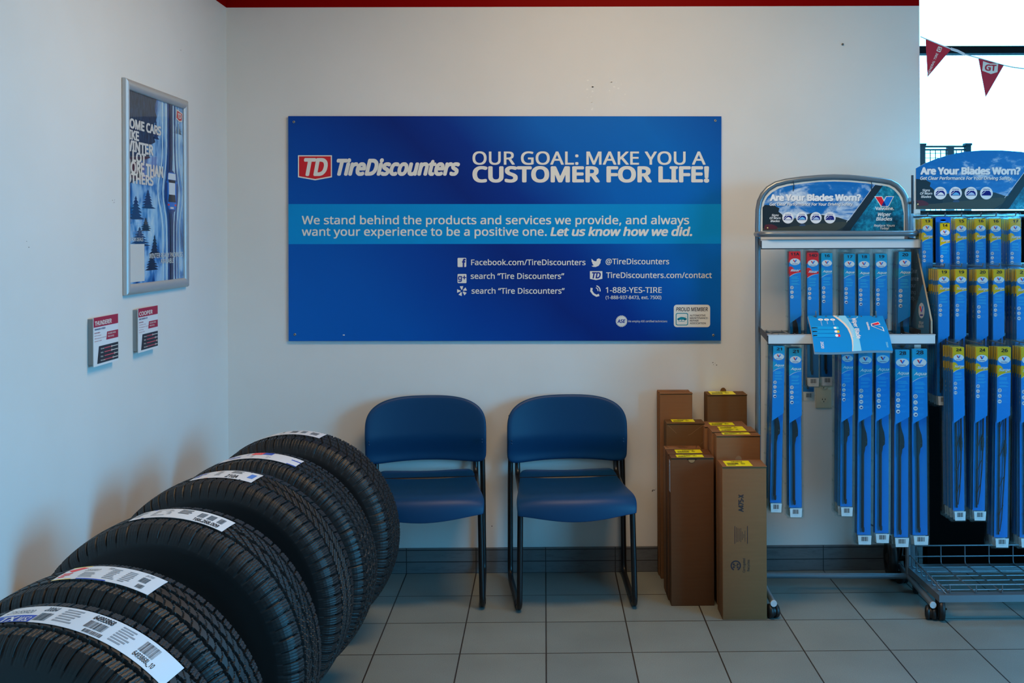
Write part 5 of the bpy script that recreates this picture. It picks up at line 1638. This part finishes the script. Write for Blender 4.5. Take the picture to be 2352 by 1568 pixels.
# ================================================================== RACK BY THE WINDOW
S0 = 3.98
xA = PZ(2163.7, 1374, .1).x
yF, yBk = 3.98, 4.36
W2 = .78
rack2 = thing('wiper_rack', 'wide grey wiper blade rack with a wire tray, in front of the window', 'rack', (xA + W2/2, (yF + yBk)/2, 0))
zt0, zt1 = PY(2164, 1383, yF).z, PY(2164, 1367, yF).z
mb = MB()
bar = .038
for lo, hi in (((xA, yF, zt0), (xA + W2, yF + bar, zt1)), ((xA, yBk - bar, zt0), (xA + W2, yBk, zt1)), ((xA, yF + bar, zt0), (xA + bar, yBk - bar, zt1)), ((xA + W2 - bar, yF + bar, zt0), (xA + W2, yBk - bar, zt1))):
    mb.box(lo, hi, STEEL)
mb.build('tray_frame', rack2)
WR = .0026
zw0, zw1 = zt1 + .004, zt1 + .078
zfr = zt1 + .035
for i in range(8):                                   # wires running front to back, turned up at both ends
    x = xA + .045 + i*(W2 - .09)/7
    mb = MB(); mb.tube(fillet([(x, yBk - .01, zw1), (x, yBk - .01, zw0), (x, yF + .012, zw0), (x, yF + .012, zfr)], .015, 4), WR, STEEL, 8); mb.build('tray_wire', rack2)
for i in range(6):                                   # cross wires with upturned ends
    yv = yF + .055 + i*.055
    hz = zfr + (zw1 - zfr)*(yv - yF)/(yBk - yF)
    mb = MB(); mb.tube(fillet([(xA + .012, yv, hz*.45 + zw0*.55 + .012), (xA + .012, yv, zw0 - .002), (xA + W2 - .012, yv, zw0 - .002), (xA + W2 - .012, yv, hz*.45 + zw0*.55 + .012)], .012, 4), WR, STEEL, 8); mb.build('tray_wire', rack2)
mb = MB()
mb.tube([(xA + .01, yBk - .01, zw1), (xA + W2 - .01, yBk - .01, zw1)], WR*1.1, STEEL, 8); mb.tube([(xA + .01, yBk - .01, zw0 + .03), (xA + W2 - .01, yBk - .01, zw0 + .03)], WR, STEEL, 8)
mb.tube([(xA + .04, yF + .012, zfr), (xA + W2 - .04, yF + .012, zfr)], WR*1.1, STEEL, 8)
for x in (xA + .01, xA + W2 - .01): mb.tube([(x, yBk - .01, zw1 - .03), (x, yF + .06, zw0 + .022), (x + .02, yF + .012, zw0 - .002)], WR*1.1, STEEL, 8)
mb.build('tray_rim', rack2)
for x in (xA + .02, xA + W2 - .02):
    mb = MB(); mb.rbox((x - .013, yBk - .03, zt0), (x + .013, yBk - .004, 1.60), .003, STEEL, None, 2); mb.build('post', rack2)
def caster2(at, r, heading):
    mb = MB(); c = Vector((at[0], at[1], r)); h = Vector((math.cos(heading), math.sin(heading), 0))
    mb.rbox(c + Vector((-.012, -.016, r*.2)), c + Vector((.012, .016, zt0 + .002 - r)), .003, CAST, None, 2)
    co = mb.build('caster', rack2)
    mb = MB(); mb.lathe([(0, .011), (r*.45, .012), (r*.5, .009), (r*.8, .009), (r*.93, .0105), (r, .006), (r, -.006), (r*.93, -.0105), (r*.8, -.009), (0, -.009)], CAST, Matrix.Translation(c + h*.006) @ Matrix.Rotation(heading, 4, 'Z') @ Matrix.Rotation(R(90), 4, 'Y'), 32); mb.build('wheel', co)
    mb = MB(); mb.tube([c + h*.01, c + h*.026], .004, mat('caster_bolt', (96, 62, 40), .5, .6), 8); mb.build('axle_bolt', co)
for at in ((xA + .012, yF + .03), (xA + .02, yBk - .05), (xA + W2 - .03, yF + .03), (xA + W2 - .03, yBk - .05)):
    caster2(at, .0425, R(-14))
# header board
YH = 4.22
def h2(px, py): return PY(px, py, YH)
MP = lambda x, y: (2113 + (x - 1767.5) * 1.1, 400.5 + (y - 461) * 1.1)
top2 = [(2103.5, 386.5), (2125, 375), (2150, 364.5), (2180, 355.5), (2215, 348.5), (2255, 345.2), (2300, 345.2), (2345, 348.5), (2390, 357), (2425, 369), (2450, 384)]
mb = MB(); mb.prism([h2(*p) for p in [(2099.5, 480.5)] + top2 + [(2453, 480.5)]], (0, .004, 0), HB)
base = plane_print(mb, (0, YH, 0), (0, -1, 0))
inv = lambda x, y: ((x - 2113) / 1.1 + 1767.5, (y - 400.5) / 1.1 + 461)
header_art(base.sub(MP), [inv(*p) for p in top2], inv(2103.5, 0)[0], inv(2450, 0)[0], inv(0, 480)[1])
mb.build('header_board', rack2)
for px in (2097.5, 2455):
    mb = MB(); a = h2(px, 402); b = h2(px, 490); mb.box((a.x - .003, YH + .004, b.z), (a.x + .003, YH + .016, a.z), STEEL_D); mb.build('header_holder', rack2)
xm_ = xA + W2/2
for x in (xA + .02, xA + W2 - .02):
    mb = MB(); mb.tube([(x, yBk - .017, 1.58), (x, YH + .012, 1.58)], .006, STEEL, 8); mb.build('header_arm', rack2)
rowY = (4.205, 4.10, 3.995)
zrow = []
rows2 = (
 (502, (('13', 2126.5, 24, 690, 'yellow-topped wiper blade pack marked 13, first in the top row, beside the blue case', 'the first pack of the window rack top row', 3, 0, 0), ('14', 2166.5, 24, 700, 'bright blue cased wiper blade pack marked 14, standing proud of the top row', 'the bright blue 14 pack', 0, 0, 1), ('15', 2204, 25, 705, 'yellow-topped wiper blade pack marked 15, third in the top row, after the blue case', 'the third pack of the window rack top row', 3, 0, 0), ('16', 2248.5, 24, 720, 'yellow-topped wiper blade pack marked 16, fourth in the top row of the window rack', 'the fourth pack of the window rack top row', 3, .3, 0), ('16', 2283, 25, 720, 'glossy yellow-topped wiper blade pack marked 16, fifth in the top row', 'the fifth pack of the window rack top row', 2, .4, 0), ('17', 2328, 25, 735, 'yellow-topped wiper blade pack marked 17, sixth and last in the top row', 'the last pack of the window rack top row', 4, .2, 0))),
 (618, (('19', 2164.5, 26, 930, 'yellow-topped wiper blade pack marked 19, first in the middle row beside the small rack', 'the first pack of the window rack middle row', 5, .4, 0), ('19', 2204, 26, 930, 'yellow-topped wiper blade pack marked 19, second in the middle row', 'the second pack of the window rack middle row', 2, .8, 0), ('20', 2252.5, 27, 950, 'yellow-topped wiper blade pack marked 20, third in the middle row', 'the third pack of the window rack middle row', 3, .3, 0), ('20', 2290.5, 26, 950, 'yellow-topped wiper blade pack marked 20, fourth in the middle row', 'the fourth pack of the window rack middle row', 2, .5, 0), ('21', 2344, 28, 960, 'yellow-topped wiper blade pack marked 21, last in the middle row', 'the last pack of the window rack middle row', 4, 0, 0))),
 (796, (('24', 2197.5, 26, 1194, 'yellow-topped wiper blade pack marked 24, first in the bottom row of the window rack', 'the first pack of the window rack bottom row', 5, -.3, 0), ('24', 2252, 28, 1194, 'yellow-topped wiper blade pack marked 24, second in the bottom row of the window rack', 'the second pack of the window rack bottom row', 4, 1.0, 0), ('26', 2302.5, 31, 1256, 'yellow-topped wiper blade pack marked 26, third in the bottom row of the window rack', 'the third pack of the window rack bottom row', 3, .9, 0), ('28', 2357, 32, 1256, 'yellow-topped wiper blade pack half cut off by the picture edge, last in the bottom row', 'the last pack of the window rack bottom row', 3, .3, 0))))
for ri, (py, packs) in enumerate(rows2):
    Y = rowY[ri]
    G = 'wiper blade packs on the %s row of the window rack' % ('top', 'middle', 'bottom')[ri]
    for num, px, wpx, yb_, lab, where, nb, ti, cs in packs:
        y_card = py + (10 if cs else 0)
        stack('surge', num, px, y_card, (Vector((0, Y, 0)), Vector((0, -1, 0))), 0, wpx*Y/FPX, mlen(py, yb_, Y), lab, where, G, nb, 0, R(ti), BLUEPL if cs else None, gap=.021)
    p0 = PY(2250, py, Y)
    zr_ = p0.z + TOP - .0125
    mb = MB(); mb.tube([(xA + .02, yBk - .017, zr_), (xA + W2 - .02, yBk - .017, zr_)], .006, STEEL, 8); mb.build('cross_bar', rack2)
    for num, px, wpx, yb_, lab, where, nb, ti, cs in packs:
        x = PY(px, py, Y).x
        mb = MB(); mb.tube([(x, yBk - .017, zr_), (x, Y - .018, zr_), (x, Y - .023, zr_ + .012)], .0024, STEEL, 8); mb.build('hook', rack2)

# ================================================================== BLACK WHEELED BASE BEHIND THE RACK
fan = thing('floor_dolly', 'black wheeled dolly with a cable, half hidden behind the wiper rack', 'dolly', (PY(2060, 1290, 4.52).x, 4.5, 0))
fx = PY(2046, 1295, 4.5).x
FB = mat('dolly_black', (15, 16, 18), .4)
rw = .085
for dx in (0, .085):
    mb = MB(); mb.lathe([(rw*.2, .014), (rw*.55, .012), (rw*.62, .018), (rw*.86, .018), (rw, .012), (rw, -.012), (rw*.86, -.018), (rw*.62, -.018), (rw*.55, -.012), (rw*.2, -.014)], FB, Matrix.Translation((fx + dx, 4.5, rw)) @ Matrix.Rotation(R(90), 4, 'Y') @ Matrix.Rotation(R(8), 4, 'X'), 36, True)
    w_ = mb.build('wheel', fan)
    mb = MB(); mb.cyl((fx + dx - .016, 4.5, rw), (fx + dx + .016, 4.5, rw), rw*.25, mat('hub_grey', (60, 62, 66), .35, .4), 16); mb.build('hub', w_)
mb = MB(); mb.cyl((fx, 4.5, rw), (fx + .085, 4.5, rw), .012, FB, 12); mb.tube([(fx + .03, 4.5, rw), (fx + .06, 4.53, .20), (fx + .05, 4.56, .34)], .014, FB, 10); mb.build('axle_bracket', fan)
mb = MB(); mb.tube(fillet([(fx - .10, 4.58, .225), (fx - .02, 4.54, .19), (fx + .03, 4.52, .15)], .03, 5), .004, FB, 8); mb.build('cable', fan)
